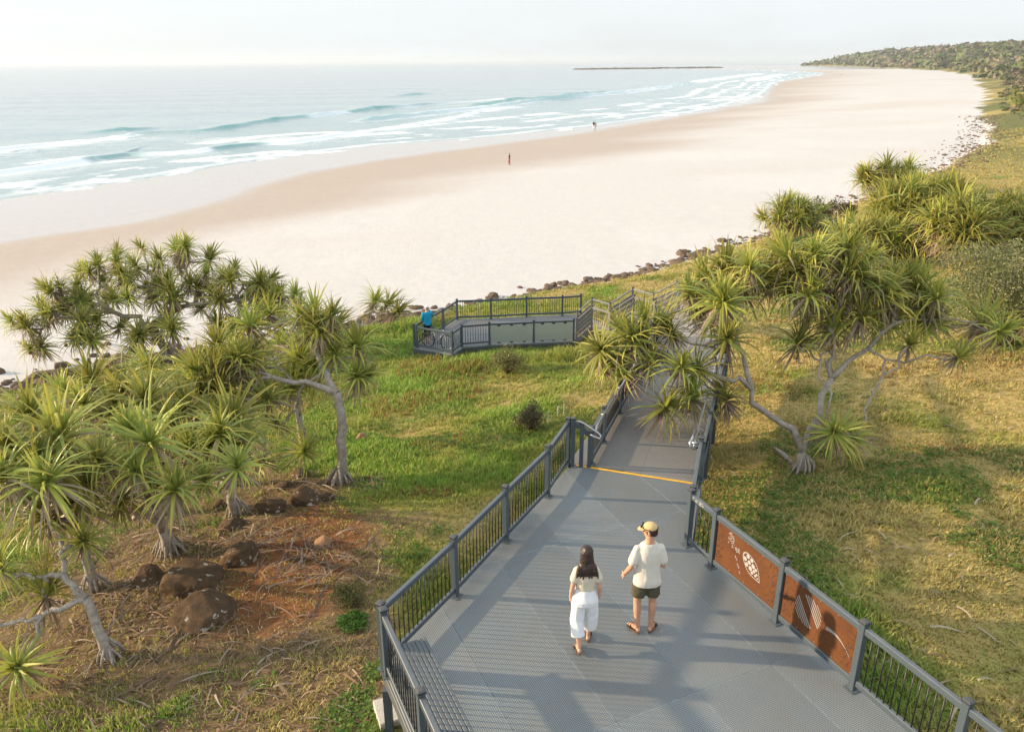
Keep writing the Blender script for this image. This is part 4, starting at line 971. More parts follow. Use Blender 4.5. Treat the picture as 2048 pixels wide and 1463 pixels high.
def cardbush(m_, nc, k):
    x_, y_, z_, r_, d_, t_ = x[m_], y[m_], z[m_], rr[m_], dn[m_], thick[m_]; n = len(x_)
    sz = np.clip(r_ * .0046, .55, 6.5) * rng.uniform(.55, 1.4, n) * (.45 + .55 * t_) * (1 + .35 * sstep(350, 900, r_))
    d = rng.normal(size=(n, nc, 3)); d[:, :, 2] = np.abs(d[:, :, 2]) - .25; d /= np.linalg.norm(d, axis=2)[:, :, None]
    lob = 1 + .35 * (vnoise(d[:, :, 0] * 1.7 + x_[:, None], d[:, :, 1] * 1.7 + y_[:, None], d[:, :, 2] * 1.7) - .5) * 2
    P = d * (sz[:, None] * lob * rng.uniform(.6, 1.0, (n, nc)))[:, :, None] * np.array([1.25, 1.25, .85]) + np.stack([x_, y_, z_ + sz * .15], 1)[:, None]
    nr = d + rng.normal(0, .45, d.shape) + np.array([0, 0, .3]); nr /= np.linalg.norm(nr, axis=2)[:, :, None]
    a = np.cross(nr, rng.normal(size=d.shape)); a /= np.linalg.norm(a, axis=2)[:, :, None]; b = np.cross(nr, a); q = (sz[:, None] * k * rng.uniform(.6, 1.4, (n, nc)))[:, :, None]
    V = np.stack([P - a * q, P + b * q * .6, P + a * q, P - b * q * .6], 2).reshape(-1, 3)
    pal = np.array([(.10, .105, .045), (.15, .13, .07), (.12, .14, .04), (.18, .14, .09), (.08, .09, .038), (.16, .16, .055)])
    pc = pal[np.clip(((d_ * .7 + rng.normal(0, .55, n)) * 2 + 2.5), 0, 5.99).astype(int)]; c = pc[:, None] * rng.uniform(.6, 1.4, (n, nc, 1)) * rng.uniform(.8, 1.2, (n, 1, 1))
    return V, np.repeat(c.reshape(-1, 3), 4, 0)
near = np.nonzero(rr < 650)[0]; far = np.nonzero(rr >= 650)[0]; near = near[rng.permutation(len(near))[:5200]]; far = far[rng.permutation(len(far))[:13000]]
V1, C1 = cardbush(near, 64, .32); V2, C2 = cardbush(far, 26, .52); V = np.concatenate([V1, V2])
me = np_mesh('scrub', V, np.arange(len(V)).reshape(-1, 4), False, np.concatenate([C1, C2]))
tag(link('scrub', me, M_BUSH), 'dense low coastal scrub covering the far headland', 'scrub', kind='stuff')

# ================================================================ rocks
t = NT('basalt_rock'); v_ = t.coord(); n = t.noise(v_, 3, 9, .75); n2 = t.noise(v_, 14, 6, .7); oi = t.n('ObjectInfo')
c = t.ramp(n, (.3, (.075, .052, .036)), (.55, (.15, .105, .072)), (.75, (.24, .18, .13)))
c = t.mix(t.math('MULTIPLY', oi.outputs['Random'], .5), c, (.13, .095, .07)); lich = t.ramp(t.noise(v_, 5.5, 3, .5), (.66, (0, 0, 0)), (.70, (.55, .55, .55)))
t.set(Base_Color=t.mix(lich, c, (.42, .39, .33)), Roughness=.92, Specular_IOR_Level=.2); t.bump(t.math('ADD', n, t.math('MULTIPLY', n2, .5)), .06, .8); M_ROCK = t.m
def mk_rock(name, base, lich_c=(.46, .43, .36), thr=.64):
    t = NT(name); v_ = t.coord(); n = t.noise(v_, 2.5, 9, .75); n2 = t.noise(v_, 16, 6, .7); vn = t.n('TexVoronoi'); vn.inputs['Scale'].default_value = 5; t.l(v_, vn.inputs[0])
    c = t.ramp(n, (.28, tuple(x * .45 for x in base)), (.52, base), (.75, tuple(x * 1.5 for x in base))); c = t.mix(t.ramp(n2, (.35, (0, 0, 0)), (.7, (.4, .4, .4))), c, tuple(x * .5 for x in base))
    l1 = t.math('MULTIPLY', t.noise(v_, 4.2, 4, .6), t.math('ADD', t.math('MULTIPLY', t.noise(v_, 1.1, 2), .7), .65))
    t.set(Base_Color=t.mix(t.ramp(l1, (thr, (0, 0, 0)), (thr + .035, (.85, .85, .85))), c, lich_c), Roughness=.93, Specular_IOR_Level=.2); t.bump(t.math('ADD', n, t.math('MULTIPLY', n2, .4)), .05, .8); return t.m
M_BOULDER = mk_rock('lichened_boulder', (.115, .072, .040)); M_REDROCK = mk_rock('red_boulder', (.21, .085, .035), thr=.9); M_TANROCK = mk_rock('tan_boulder', (.40, .23, .13), thr=.9)
def rock_mesh(seed, sub=3, sharp=.5):
    r = np.random.default_rng(seed); bm = bmesh.new(); bmesh.ops.create_icosphere(bm, subdivisions=sub, radius=1)
    P = np.array([v.co[:] for v in bm.verts]); d = 1 + .30 * fbm(P[:, 0] * 1.1 + seed * 7, P[:, 1] * 1.1, P[:, 2] * 1.1, 3) + .10 * fbm(P[:, 0] * 4, P[:, 1] * 4 + seed * 3, P[:, 2] * 4, 3)
    for k in range(16):
        nrm = r.normal(size=3); nrm /= np.linalg.norm(nrm); h = P @ nrm; cut = r.uniform(.45, .8); over = np.maximum(h * d - cut, 0); d = d - sharp * over / np.maximum(h, .3)
    d = d * (1 + .05 * fbm(P[:, 0] * 5, P[:, 1] * 5 + seed, P[:, 2] * 5, 4))
    Q = P * d[:, None]
    for v, q in zip(bm.verts, Q): v.co = q
    me = bpy.data.meshes.new('rock'); bm.to_mesh(me); bm.free(); me.polygons.foreach_set('use_smooth', [True] * len(me.polygons)); return me
RK = [rock_mesh(k, 3, .95) for k in range(12)]
for me in RK: me.materials.append(M_ROCK)
rng = np.random.default_rng(9); fp = np.array(FOOT[2:18]); seg = np.hypot(*np.diff(fp, axis=0).T); cum = np.concatenate([[0], np.cumsum(seg)])
cand = []
while len(cand) < 2600:
    q = rng.random() ** 2.0 * cum[-1] * .62; i = np.searchsorted(cum, q) - 1; i = max(i, 0); f = (q - cum[i]) / seg[i]; p = fp[i] + (fp[i + 1] - fp[i]) * f; nx_ = np.array([-(fp[i + 1] - fp[i])[1], (fp[i + 1] - fp[i])[0]]) / seg[i]
    D = math.hypot(*p); dens = .35 + .65 * float(vnoise(q * .12, 3.0)); left = p[0] < -14
    if D < 90 and not left and rng.random() > dens * 1.15: continue
    off = rng.normal(.1, .75) if not left else rng.normal(-.6, 1.6)
    if 110 < D < 300: off = rng.normal(-.6, 2.2)
    elif 75 < D <= 110: off = rng.normal(-.4, 1.0)
    x, yv = p + nx_ * off; s = float(np.clip(rng.lognormal(-1.5, .55), .09, .62)) * (1 if D < 70 else .72)
    cand.append((x, yv, s, D))
cand.sort(key=lambda c: -c[2] / c[3])
SV, SF, k0 = [], [], 0
for j, (x, yv, s, D) in enumerate(cand):
    z = ground_z(x, yv); me = RK[j % 12]
    if j < 285:
        o = link('rock', me, None, None, (x, yv, z + s * .02)); o.rotation_euler = (rng.normal(0, .3), rng.normal(0, .3), rng.uniform(0, 6.28)); o.scale = (s * rng.uniform(.85, 1.35), s, s * rng.uniform(.5, .8))
        if x < -14: tag(o, 'grey brown rock in the heap at the left edge of the beach', 'rock', 'rocks heaped at the left edge of the beach')
        elif D < 60: tag(o, 'brown rock in the line where the grass bank meets the sand by the platform', 'rock', 'rocks along the grass edge by the platform')
        else: tag(o, 'brown rock along the far part of the grass edge above the beach', 'rock', 'rocks along the far grass edge')
    else:
        P = np.array([v.co[:] for v in me.vertices]) * np.array([s * 1.1, s, s * .65]) + (x, yv, z + s * .1); SV.append(P); SF.append(np.array([p.vertices[:] for p in me.polygons]) + k0); k0 += len(P)
tag(link('small_rocks', np_mesh('small_rocks', np.concatenate(SV), np.concatenate(SF), True), M_ROCK), 'small scattered stones along the edge of the beach', 'stones', kind='stuff')
# reef
rng = np.random.default_rng(3); V, F, k0 = [], [], 0
a, b = at(1150, 139.5, z=SEA_Z), at(1435, 136.0, z=SEA_Z)
for k in range(260):
    q = a.lerp(b, rng.random() ** .8); P = IV * rng.uniform(1.5, 8) * np.array([1.7, 1.4, .30]) * (1 + .2 * rng.normal(size=(len(IV), 1))) + np.array([q.x + rng.normal(0, 5), q.y + rng.normal(0, 14), SEA_Z + .2]); V.append(P); F.append(IF + k0); k0 += len(P)
tag(link('reef', np_mesh('reef', np.concatenate(V), np.concatenate(F), False), M_ROCK), 'low dark rock reef running out from the far point', 'reef', kind='structure')
# boulders under the trees
BO = [('large brown boulder with pale lichen blotches, upper of the two big ones', 378, 1186, 140, 78, M_BOULDER), ('large lichen spotted boulder, nearest the camera', 398, 1256, 150, 78, M_BOULDER), ('pointed brown boulder on the bare red soil', 474, 1134, 84, 56, M_BOULDER),
      ('square edged brown boulder in front of the root skirt', 546, 1026, 62, 36, M_BOULDER), ('long dark boulder beside the pale trunk', 610, 1012, 84, 42, M_BOULDER), ('small dark boulder touching the root skirt', 654, 1002, 38, 26, M_BOULDER),
      ('small rust red stone beside the round tan stone', 602, 1096, 36, 25, M_REDROCK), ('round pale tan stone at the grass edge', 647, 1096, 44, 36, M_TANROCK), ('flat grey boulder below the dark green pandanus', 466, 1060, 62, 30, M_BOULDER),
      ('low mossy boulder left of the big lichened pair', 285, 1172, 80, 46, M_BOULDER), ('brown boulder under the hanging pandanus head', 597, 958, 58, 30, M_BOULDER), ('small log shaped boulder among dead leaves', 568, 976, 36, 17, M_BOULDER),
      ('lone pinkish stone in the grass behind the pale trunk', 722, 880, 30, 18, M_TANROCK), ('dark boulder half buried in the hollow', 440, 1016, 42, 26, M_BOULDER), ('orange stone in the small pile right of the pale trunk', 738, 958, 24, 12, M_REDROCK),
      ('pale orange stone at the front of the small pile', 748, 972, 22, 12, M_TANROCK), ('orange brown stone at the right of the small pile', 762, 962, 18, 11, M_REDROCK)]
for k, (lb, px, py, wd, ht, mt) in enumerate(BO):
    b = on_ground(px, py); s = (b - Vector((0, 0, CAM_H))).length / FOC; me = rock_mesh(63 + k, 5, .62); me.materials.append(mt)
    o = link('boulder', me, None, None, b + Vector((0, wd * s * .22, ht * s * .04))); o.scale = (wd * s * .56, wd * s * .42, ht * s * .66); o.rotation_euler = (0, rnd.uniform(-.15, .15), rnd.uniform(-.5, .5)); tag(o, lb, 'boulder')
# ================================================================ grass
def pip(x, y, P):
    ins = np.zeros(x.shape, bool); P = [(p[0], p[1]) for p in P]
    for (ax, ay), (bx, by) in zip(P, P[1:] + P[:1]):
        if ay == by: continue
        ins ^= ((ay > y) != (by > y)) & (x < (bx - ax) * (y - ay) / (by - ay) + ax)
    return ins
rng = np.random.default_rng(77)
def spots(n, r0, r1, a0=-41, a1=41):
    th = np.radians(rng.uniform(a0, a1, n)); r = np.exp(rng.uniform(math.log(r0), math.log(r1), n)); return np.sin(th) * r, np.cos(th) * r, r
def outside_decks(x, y): return ~(pip(x, y, outl) | pip(x, y, po_))
x, y, r = spots(150000, 5.5, 190)
g, b, dry, lush, s_ = zone(x, y)
far_thin = 1 - .5 * sstep(45, 170, r)
k = (rng.random(len(x)) < g * (1 - .72 * b) * far_thin) & outside_decks(x, y); x, y, r, b, dry, lush, s_ = [q[k] for q in (x, y, r, b, dry, lush, s_)]
z = height(x, y)
tall = .5 + 1.0 * vnoise(x * .9, y * .9, 2.0) ** 1.5 + .5 * lush
knoll = np.exp(-((x - 2.2) ** 2 / 5 + (y - 30.6) ** 2 / 2)) * 2.0 + np.exp(-((x + 1.5) ** 2 / 9 + (y - 30.8) ** 2 / 1.5)) * 1.0
NB = 7; n = len(x)
X = np.repeat(x, NB); Y = np.repeat(y, NB); Z = np.repeat(z, NB); RR = np.repeat(r, NB); DRY = np.repeat(dry, NB); LU = np.repeat(lush, NB); BA = np.repeat(b, NB)
H = np.repeat(tall * (1 + knoll), NB) * rng.uniform(.04, .125, n * NB) * (1 - .35 * BA) * (1 - .22 * DRY) * (1 + RR / 90)
az = rng.uniform(0, 6.283, n * NB); lean = rng.uniform(.2, 1.0, n * NB) * (.75 + .75 * DRY)
rad_ = rng.uniform(0, .09, n * NB) * (1 + RR / 30); X = X + np.cos(az * 3.1) * rad_; Y = Y + np.sin(az * 3.1) * rad_
W = rng.uniform(.0035, .0075, n * NB) * (1 + RR / 14)
dx, dy = np.cos(az) * lean, np.sin(az) * lean; sx, sy = -np.sin(az), np.cos(az)
b0 = np.stack([X, Y, Z - .015], 1); up = np.stack([dx * H, dy * H, H], 1); side = np.stack([sx * W, sy * W, np.zeros_like(W)], 1)
mid = b0 + up * np.array([.45, .45, .62]); tipp = b0 + up
V = np.stack([b0 - side, b0 + side, mid + side * .85, mid - side * .85, tipp + side * .12, tipp - side * .12], 1).reshape(-1, 3)
m_ = n * NB; i = np.arange(m_)[:, None] * 6
F = np.concatenate([i + np.array([[0, 1, 2, 3]]), i + np.array([[3, 2, 4, 5]])])
t_ = rng.random(m_)[:, None]
cg = np.array((.185, .225, .035)) * (1 - t_) + np.array((.30, .32, .06)) * t_
cl = np.array((.155, .265, .03)) * (1 - t_) + np.array((.26, .385, .05)) * t_
cd = np.array((.36, .265, .085)) * (1 - t_) + np.array((.56, .43, .19)) * t_
mixd = np.clip(DRY * .75 + .25 * BA + rng.normal(0, .28, m_), 0, 1)[:, None]; ml_ = np.clip(LU + rng.normal(0, .2, m_), 0, 1)[:, None]
c = cg * (1 - ml_) + cl * ml_; c = c * (1 - mixd) + cd * mixd
redd = (vnoise(x * .5 + 40, y * .5, 9.0) > .71) & (y > 16); rd = np.repeat(redd, NB)[:, None] * (rng.random(m_)[:, None] < .4)
c = np.where(rd, np.array((.27, .145, .05)) * (.7 + .6 * t_), c)
me = np_mesh('grass', V, F, False, np.repeat(c, 6, 0)); 
tag(link('grass', me, M_GRASS), 'green and straw coloured grass over the whole slope', 'grass', kind='stuff')
# creeping broad leaved weeds
x, y, r = spots(80000, 6, 40); g, b, dry, lush, s_ = zone(x, y)
wn = fbm(x * .45 + 9, y * .45, 12.0, 4) + .35 * np.exp(-((x - 4.6) ** 2 / 2.5 + (y - 13) ** 2 / 8)) + .3 * np.exp(-((x - 5.5) ** 2 / 2 + (y - 9.5) ** 2 / 8)) + .75 * np.exp(-((x + 2.35) ** 2 / .12 + (y - 8.75) ** 2 / .3)) + .7 * np.exp(-((x + 2.5) ** 2 / .3 + (y - 7.9) ** 2 / .12)) + .6 * np.exp(-((x + 2.2) ** 2 / .1 + (y - 9.9) ** 2 / .15)) + .5 * np.exp(-((x - 4.3) ** 2 / .5 + (y - 13.9) ** 2 / .6))
k = (wn > .22) & (g > .5) & (b < 1.1 * (wn > .5) + .8 * (wn <= .5)) & outside_decks(x, y); x, y, r = x[k], y[k], r[k]; NB = 4
X = np.repeat(x, NB) + rng.normal(0, .06, len(x) * NB); Y = np.repeat(y, NB) + rng.normal(0, .06, len(x) * NB); Z = height(X, Y) + rng.uniform(.01, .10, len(X)); n = len(X)
a = rng.normal(size=(n, 3)) * np.array([1, 1, .35]); a /= np.linalg.norm(a, axis=1)[:, None]; bb = np.cross(a, rng.normal(size=(n, 3)) * .35 + np.array([0, 0, 1])); bb /= np.linalg.norm(bb, axis=1)[:, None]; s = (rng.uniform(.014, .032, n) * (1 + np.repeat(r, NB) / 40))[:, None]; P = np.stack([X, Y, Z], 1)
V = np.stack([P - a * s, P + bb * s * .62, P + a * s, P - bb * s * .62], 1).reshape(-1, 3)
c = (np.array((.07, .145, .018)) + rng.random((n, 1)) * np.array((.09, .12, .02)))
tag(link('ground_cover', np_mesh('ground_cover', V, np.arange(4 * n).reshape(n, 4), False, np.repeat(c, 4, 0)), M_GRASS), 'low broad leaved weeds creeping through the grass', 'ground cover', kind='stuff')
# fallen sword leaves
def litter(x, y, L0, L1, w0, cols, lift=.02):
    n = len(x); SEG = 4; az = rng.uniform(0, 6.283, n); L_ = rng.uniform(L0, L1, n); cv = rng.normal(0, .26, n); w = rng.uniform(.6, 1.3, n) * w0; hz = rng.uniform(0, .12, n); V = []
    for s in range(SEG + 1):
        f = s / SEG; a = az + cv * f; px_ = x + np.cos(az + cv * f * .5) * L_ * (f - .5); py_ = y + np.sin(az + cv * f * .5) * L_ * (f - .5)
        z = height(px_, py_) + lift + hz * f * (1.6 - f) + .02 * math.sin(f * 5); wd = w * (1 - f ** 2) + .002
        V.append(np.stack([px_ - np.sin(a) * wd, py_ + np.cos(a) * wd, z + .6 * wd], 1)); V.append(np.stack([px_ + np.sin(a) * wd, py_ - np.cos(a) * wd, z], 1))
    V = np.stack(V, 1).reshape(-1, 3); i = np.arange(n)[:, None] * (2 * SEG + 2); F = np.concatenate([i + np.array([[2 * s, 2 * s + 1, 2 * s + 3, 2 * s + 2]]) for s in range(SEG)])
    ca = np.array(cols); c = ca[rng.integers(0, len(ca), n)] * rng.uniform(.65, 1.3, (n, 1)); return V, F, np.repeat(c, 2 * SEG + 2, 0)
xs, ys = [], []
for px, py, sx_, sy_, nn in ((560, 1070, 60, 26, 130), (620, 1130, 70, 22, 90), (380, 1090, 100, 20, 150), (250, 1110, 110, 60, 130), (640, 975, 60, 20, 110), (300, 1230, 60, 30, 120), (200, 1250, 140, 70, 110), (420, 1330, 160, 60, 60), (620, 1300, 90, 60, 45), (120, 1400, 140, 50, 50), (500, 1430, 160, 40, 30), (700, 1150, 40, 40, 40), (740, 960, 30, 12, 30)):
    for _ in range(nn):
        q = on_ground(px + rng.normal(0, sx_), min(1600, py + rng.normal(0, sy_))); xs.append(q.x); ys.append(q.y)
xs, ys = np.array(xs), np.array(ys); k = outside_decks(xs, ys)
V1, F1, C1 = litter(xs[k], ys[k], .25, .8, .0135, [(.30, .225, .155), (.40, .32, .24), (.20, .14, .09), (.26, .165, .09)])
x, y, r = spots(700, 7, 30, -5, 40); k = outside_decks(x, y) & (x > 3.5); V2, F2, C2 = litter(x[k], y[k], .15, .5, .014, [(.42, .33, .2), (.34, .25, .13), (.5, .42, .3)])
x, y, r = spots(9000, 6.5, 26, -41, -4); g, b, dry, lush, s_ = zone(x, y); k = outside_decks(x, y) & (b > .35); V3, F3, C3 = litter(x[k], y[k], .06, .28, .006, [(.33, .22, .13), (.42, .31, .2), (.2, .12, .07)], .005)
tag(link('leaf_litter', np_mesh('leaf_litter', np.concatenate([V1, V2, V3]), np.concatenate([F1, F2 + len(V1), F3 + len(V1) + len(V2)]), False, np.concatenate([C1, C2, C3])), M_GRASS), 'fallen dry sword leaves and twigs on the ground', 'leaf litter', kind='stuff')
# stakes, driftwood
M_STAKE = simple('pale_stake', (.62, .56, .46), .8, 0, .1, 20)
for lb, px, top_, bot_ in (('white stake in the grass, nearest the deck railing corner', 1097, 824, 849), ('white stake in the grass, middle of the three', 1116, 810, 833), ('white stake in the grass, closest to the ramp railing', 1128, 806, 831)):
    b_ = on_ground(px, bot_); h = (bot_ - top_) * b_.y / FOC * 1.08; m = MB(); m.box((0, 0, h / 2 - .1), (h + .2, .035, .035), (Vector((0, 0, 1)), Vector((1, 0, 0)), Vector((0, 1, 0))), .004); m.tube([(0, 0, h - .001), (0, 0, h + .025)], [.018, .004], 6)
    tag(m.build('marker_stake', M_STAKE, None, b_), lb, 'stake', 'white stakes in the grass')
a, b_ = on_ground(1548, 902), on_ground(1584, 930); m = MB(); m.tube([Vector((0, 0, .10)), (b_ - a) * .5 + Vector((0, 0, .10)), (b_ - a) + Vector((0, 0, .05))], [.03, .06, .045], 8)
tag(m.build('fallen_branch', M_BARK, None, a, True), 'grey broken branch lying at the foot of the ramp tree', 'branch')
# ================================================================ people
def remesh(m, voxel, smooth=3, wr=None):
    """fuse overlapping pieces into one continuous skin"""
    me = m.mesh('tmp'); o = bpy.data.objects.new('tmp', me); COL.objects.link(o)
    r = o.modifiers.new('r', 'REMESH'); r.mode = 'VOXEL'; r.voxel_size = voxel; r.use_smooth_shade = True
    s = o.modifiers.new('s', 'SMOOTH'); s.iterations = smooth; s.factor = .5
    dg = bpy.context.evaluated_depsgraph_get(); out = bpy.data.meshes.new_from_object(o.evaluated_get(dg)); bpy.data.objects.remove(o); bpy.data.meshes.remove(me)
    out.polygons.foreach_set('use_smooth', [True] * len(out.polygons))
    if wr:
        n = len(out.vertices); co = np.empty(n * 3, np.float32); nr = np.empty(n * 3, np.float32); out.vertices.foreach_get('co', co); out.vertices.foreach_get('normal', nr); co = co.reshape(-1, 3); nr = nr.reshape(-1, 3)
        amp, fx, fz = wr; d = fbm(co[:, 0] * fx + 3, co[:, 1] * fx, co[:, 2] * fz, 4); d = 1 - np.abs(d) * 2
        out.vertices.foreach_set('co', (co + nr * (amp * d)[:, None]).astype(np.float32).ravel()); out.update()
    return out
def loft(m, secs, n=20):
    """secs: (x, y, z, rx, ry[, tilt about x])"""
    v, f = [], []
    for (x, y, z, rx, ry, *tl) in secs:
        c_, s_ = (math.cos(tl[0]), math.sin(tl[0])) if tl else (1, 0)
        for k in range(n):
            a = 2 * math.pi * k / n; px_, py_ = rx * math.cos(a), ry * math.sin(a); v.append((x + px_, y + py_ * c_, z + py_ * s_))
    for i in range(len(secs) - 1):
        for k in range(n): f.append((i * n + k, i * n + (k + 1) % n, (i + 1) * n + (k + 1) % n, (i + 1) * n + k))
    f += [tuple(range(n))[::-1], tuple(range((len(secs) - 1) * n, len(secs) * n))]; m.add(v, f)
def ball(m, c, r, rot=None, n=14):
    c = Vector(c); r = r if hasattr(r, '__len__') else (r, r, r); v, f = [], []
    for i in range(1, n):
        for k in range(n):
            p = Vector((r[0] * math.sin(math.pi * i / n) * math.cos(2 * math.pi * k / n), r[1] * math.sin(math.pi * i / n) * math.sin(2 * math.pi * k / n), r[2] * math.cos(math.pi * i / n)))
            v.append(c + (rot @ p if rot else p))
    top = len(v); v += [c + (rot @ Vector((0, 0, r[2])) if rot else Vector((0, 0, r[2]))), c - (rot @ Vector((0, 0, r[2])) if rot else Vector((0, 0, r[2])))]
    for i in range(n - 2):
        for k in range(n): f.append((i * n + k, (i + 1) * n + k, (i + 1) * n + (k + 1) % n, i * n + (k + 1) % n))
    for k in range(n): f.append((top, k, (k + 1) % n)); f.append((top + 1, (n - 2) * n + (k + 1) % n, (n - 2) * n + k))
    m.add(v, f)
def limb(m, pts, rs):
    P = [Vector(p) for p in pts]; PP, RS = [], []
    for i in range(len(P) - 1):
        for k in range(5): t_ = k / 5; PP.append(P[i].lerp(P[i + 1], t_)); RS.append(rs[i] + (rs[i + 1] - rs[i]) * t_)
    PP.append(P[-1]); RS.append(rs[-1]); m.tube(PP, RS, 12)
    for p, r in zip(P, rs): ball(m, p, r * .995, n=10)
def hand(m, w_, d, palm_n, sx, s=1.0, curl=.35):
    """palm, four unequal bent fingers and a thumb from the palm's side; d points to the fingertips, palm_n out of the palm"""
    d = Vector(d).normalized(); pn = Vector(palm_n); pn = (pn - d * pn.dot(d)).normalized(); ac = d.cross(pn).normalized() * sx; w_ = Vector(w_)
    R3 = Matrix((ac, d, pn)).transposed()
    ball(m, w_ + d * .048 * s, (.040 * s, .052 * s, .016 * s), R3, 10)
    for k, (o_, L_) in enumerate(((-.029, .062), (-.010, .074), (.010, .078), (.028, .070))):
        b = w_ + d * .085 * s + ac * o_ * s; p = [b]; dd = d.copy()
        for q, fr in enumerate((.45, .32, .23)): dd = (dd + pn * curl * (.6 + .25 * q)).normalized(); p.append(p[-1] + dd * L_ * fr * s)
        m.tube(p, [.0092 * s, .0088 * s, .008 * s, .0065 * s], 8); ball(m, p[-1], .0066 * s, n=8)
    b = w_ + d * .030 * s + ac * .034 * s; p1 = b + (ac * .75 + d * .55 + pn * .25).normalized() * .034 * s; p2 = p1 + (ac * .3 + d * .85 + pn * .45).normalized() * .030 * s
    m.tube([b, p1, p2], [.0125 * s, .0105 * s, .008 * s], 8); ball(m, p2, .008 * s, n=8)
def skinmat(name, c): t = NT(name); v = t.coord(); n = t.noise(v, 12, 4); t.set(Base_Color=t.ramp(n, (.3, tuple(x * .88 for x in c)), (.7, tuple(x * 1.1 for x in c))), Roughness=.55, Subsurface_Weight=.12, Subsurface_Radius=(.02, .008, .004)); return t.m
def cloth(name, c, var=.08): t = NT(name); v = t.coord(); n = t.noise(v, 7, 6, .65); w_ = t.noise(v, 240, 2); t.set(Base_Color=t.ramp(n, (.3, tuple(x * (1 - var) for x in c)), (.7, tuple(min(1, x * (1 + var)) for x in c))), Roughness=.9, Specular_IOR_Level=.15); t.bump(w_, .001, .35); return t.m
SKIN_A = skinmat('skin_warm', (.50, .27, .17)); SKIN_B = skinmat('skin_light', (.56, .32, .22))
M_EYE = simple('eye_dark', (.02, .015, .012), .2)
TORSO_M = [(0, 0, .84, .150, .105), (0, -.005, .93, .165, .118), (0, 0, 1.03, .148, .102), (0, .005, 1.14, .150, .102), (0, .005, 1.26, .168, .112), (0, 0, 1.37, .178, .108), (0, -.005, 1.43, .150, .085), (0, -.005, 1.475, .085, .068), (0, .0, 1.52, .056, .060), (0, .008, 1.585, .054, .060)]
TORSO_W = [(0, 0, .84, .160, .110), (0, -.008, .93, .172, .122), (0, 0, 1.04, .132, .095), (0, .005, 1.13, .122, .088), (0, .010, 1.26, .142, .108), (0, .0, 1.36, .150, .096), (0, -.005, 1.42, .125, .075), (0, -.005, 1.465, .068, .058), (0, 0, 1.52, .046, .050), (0, .008, 1.58, .044, .050)]
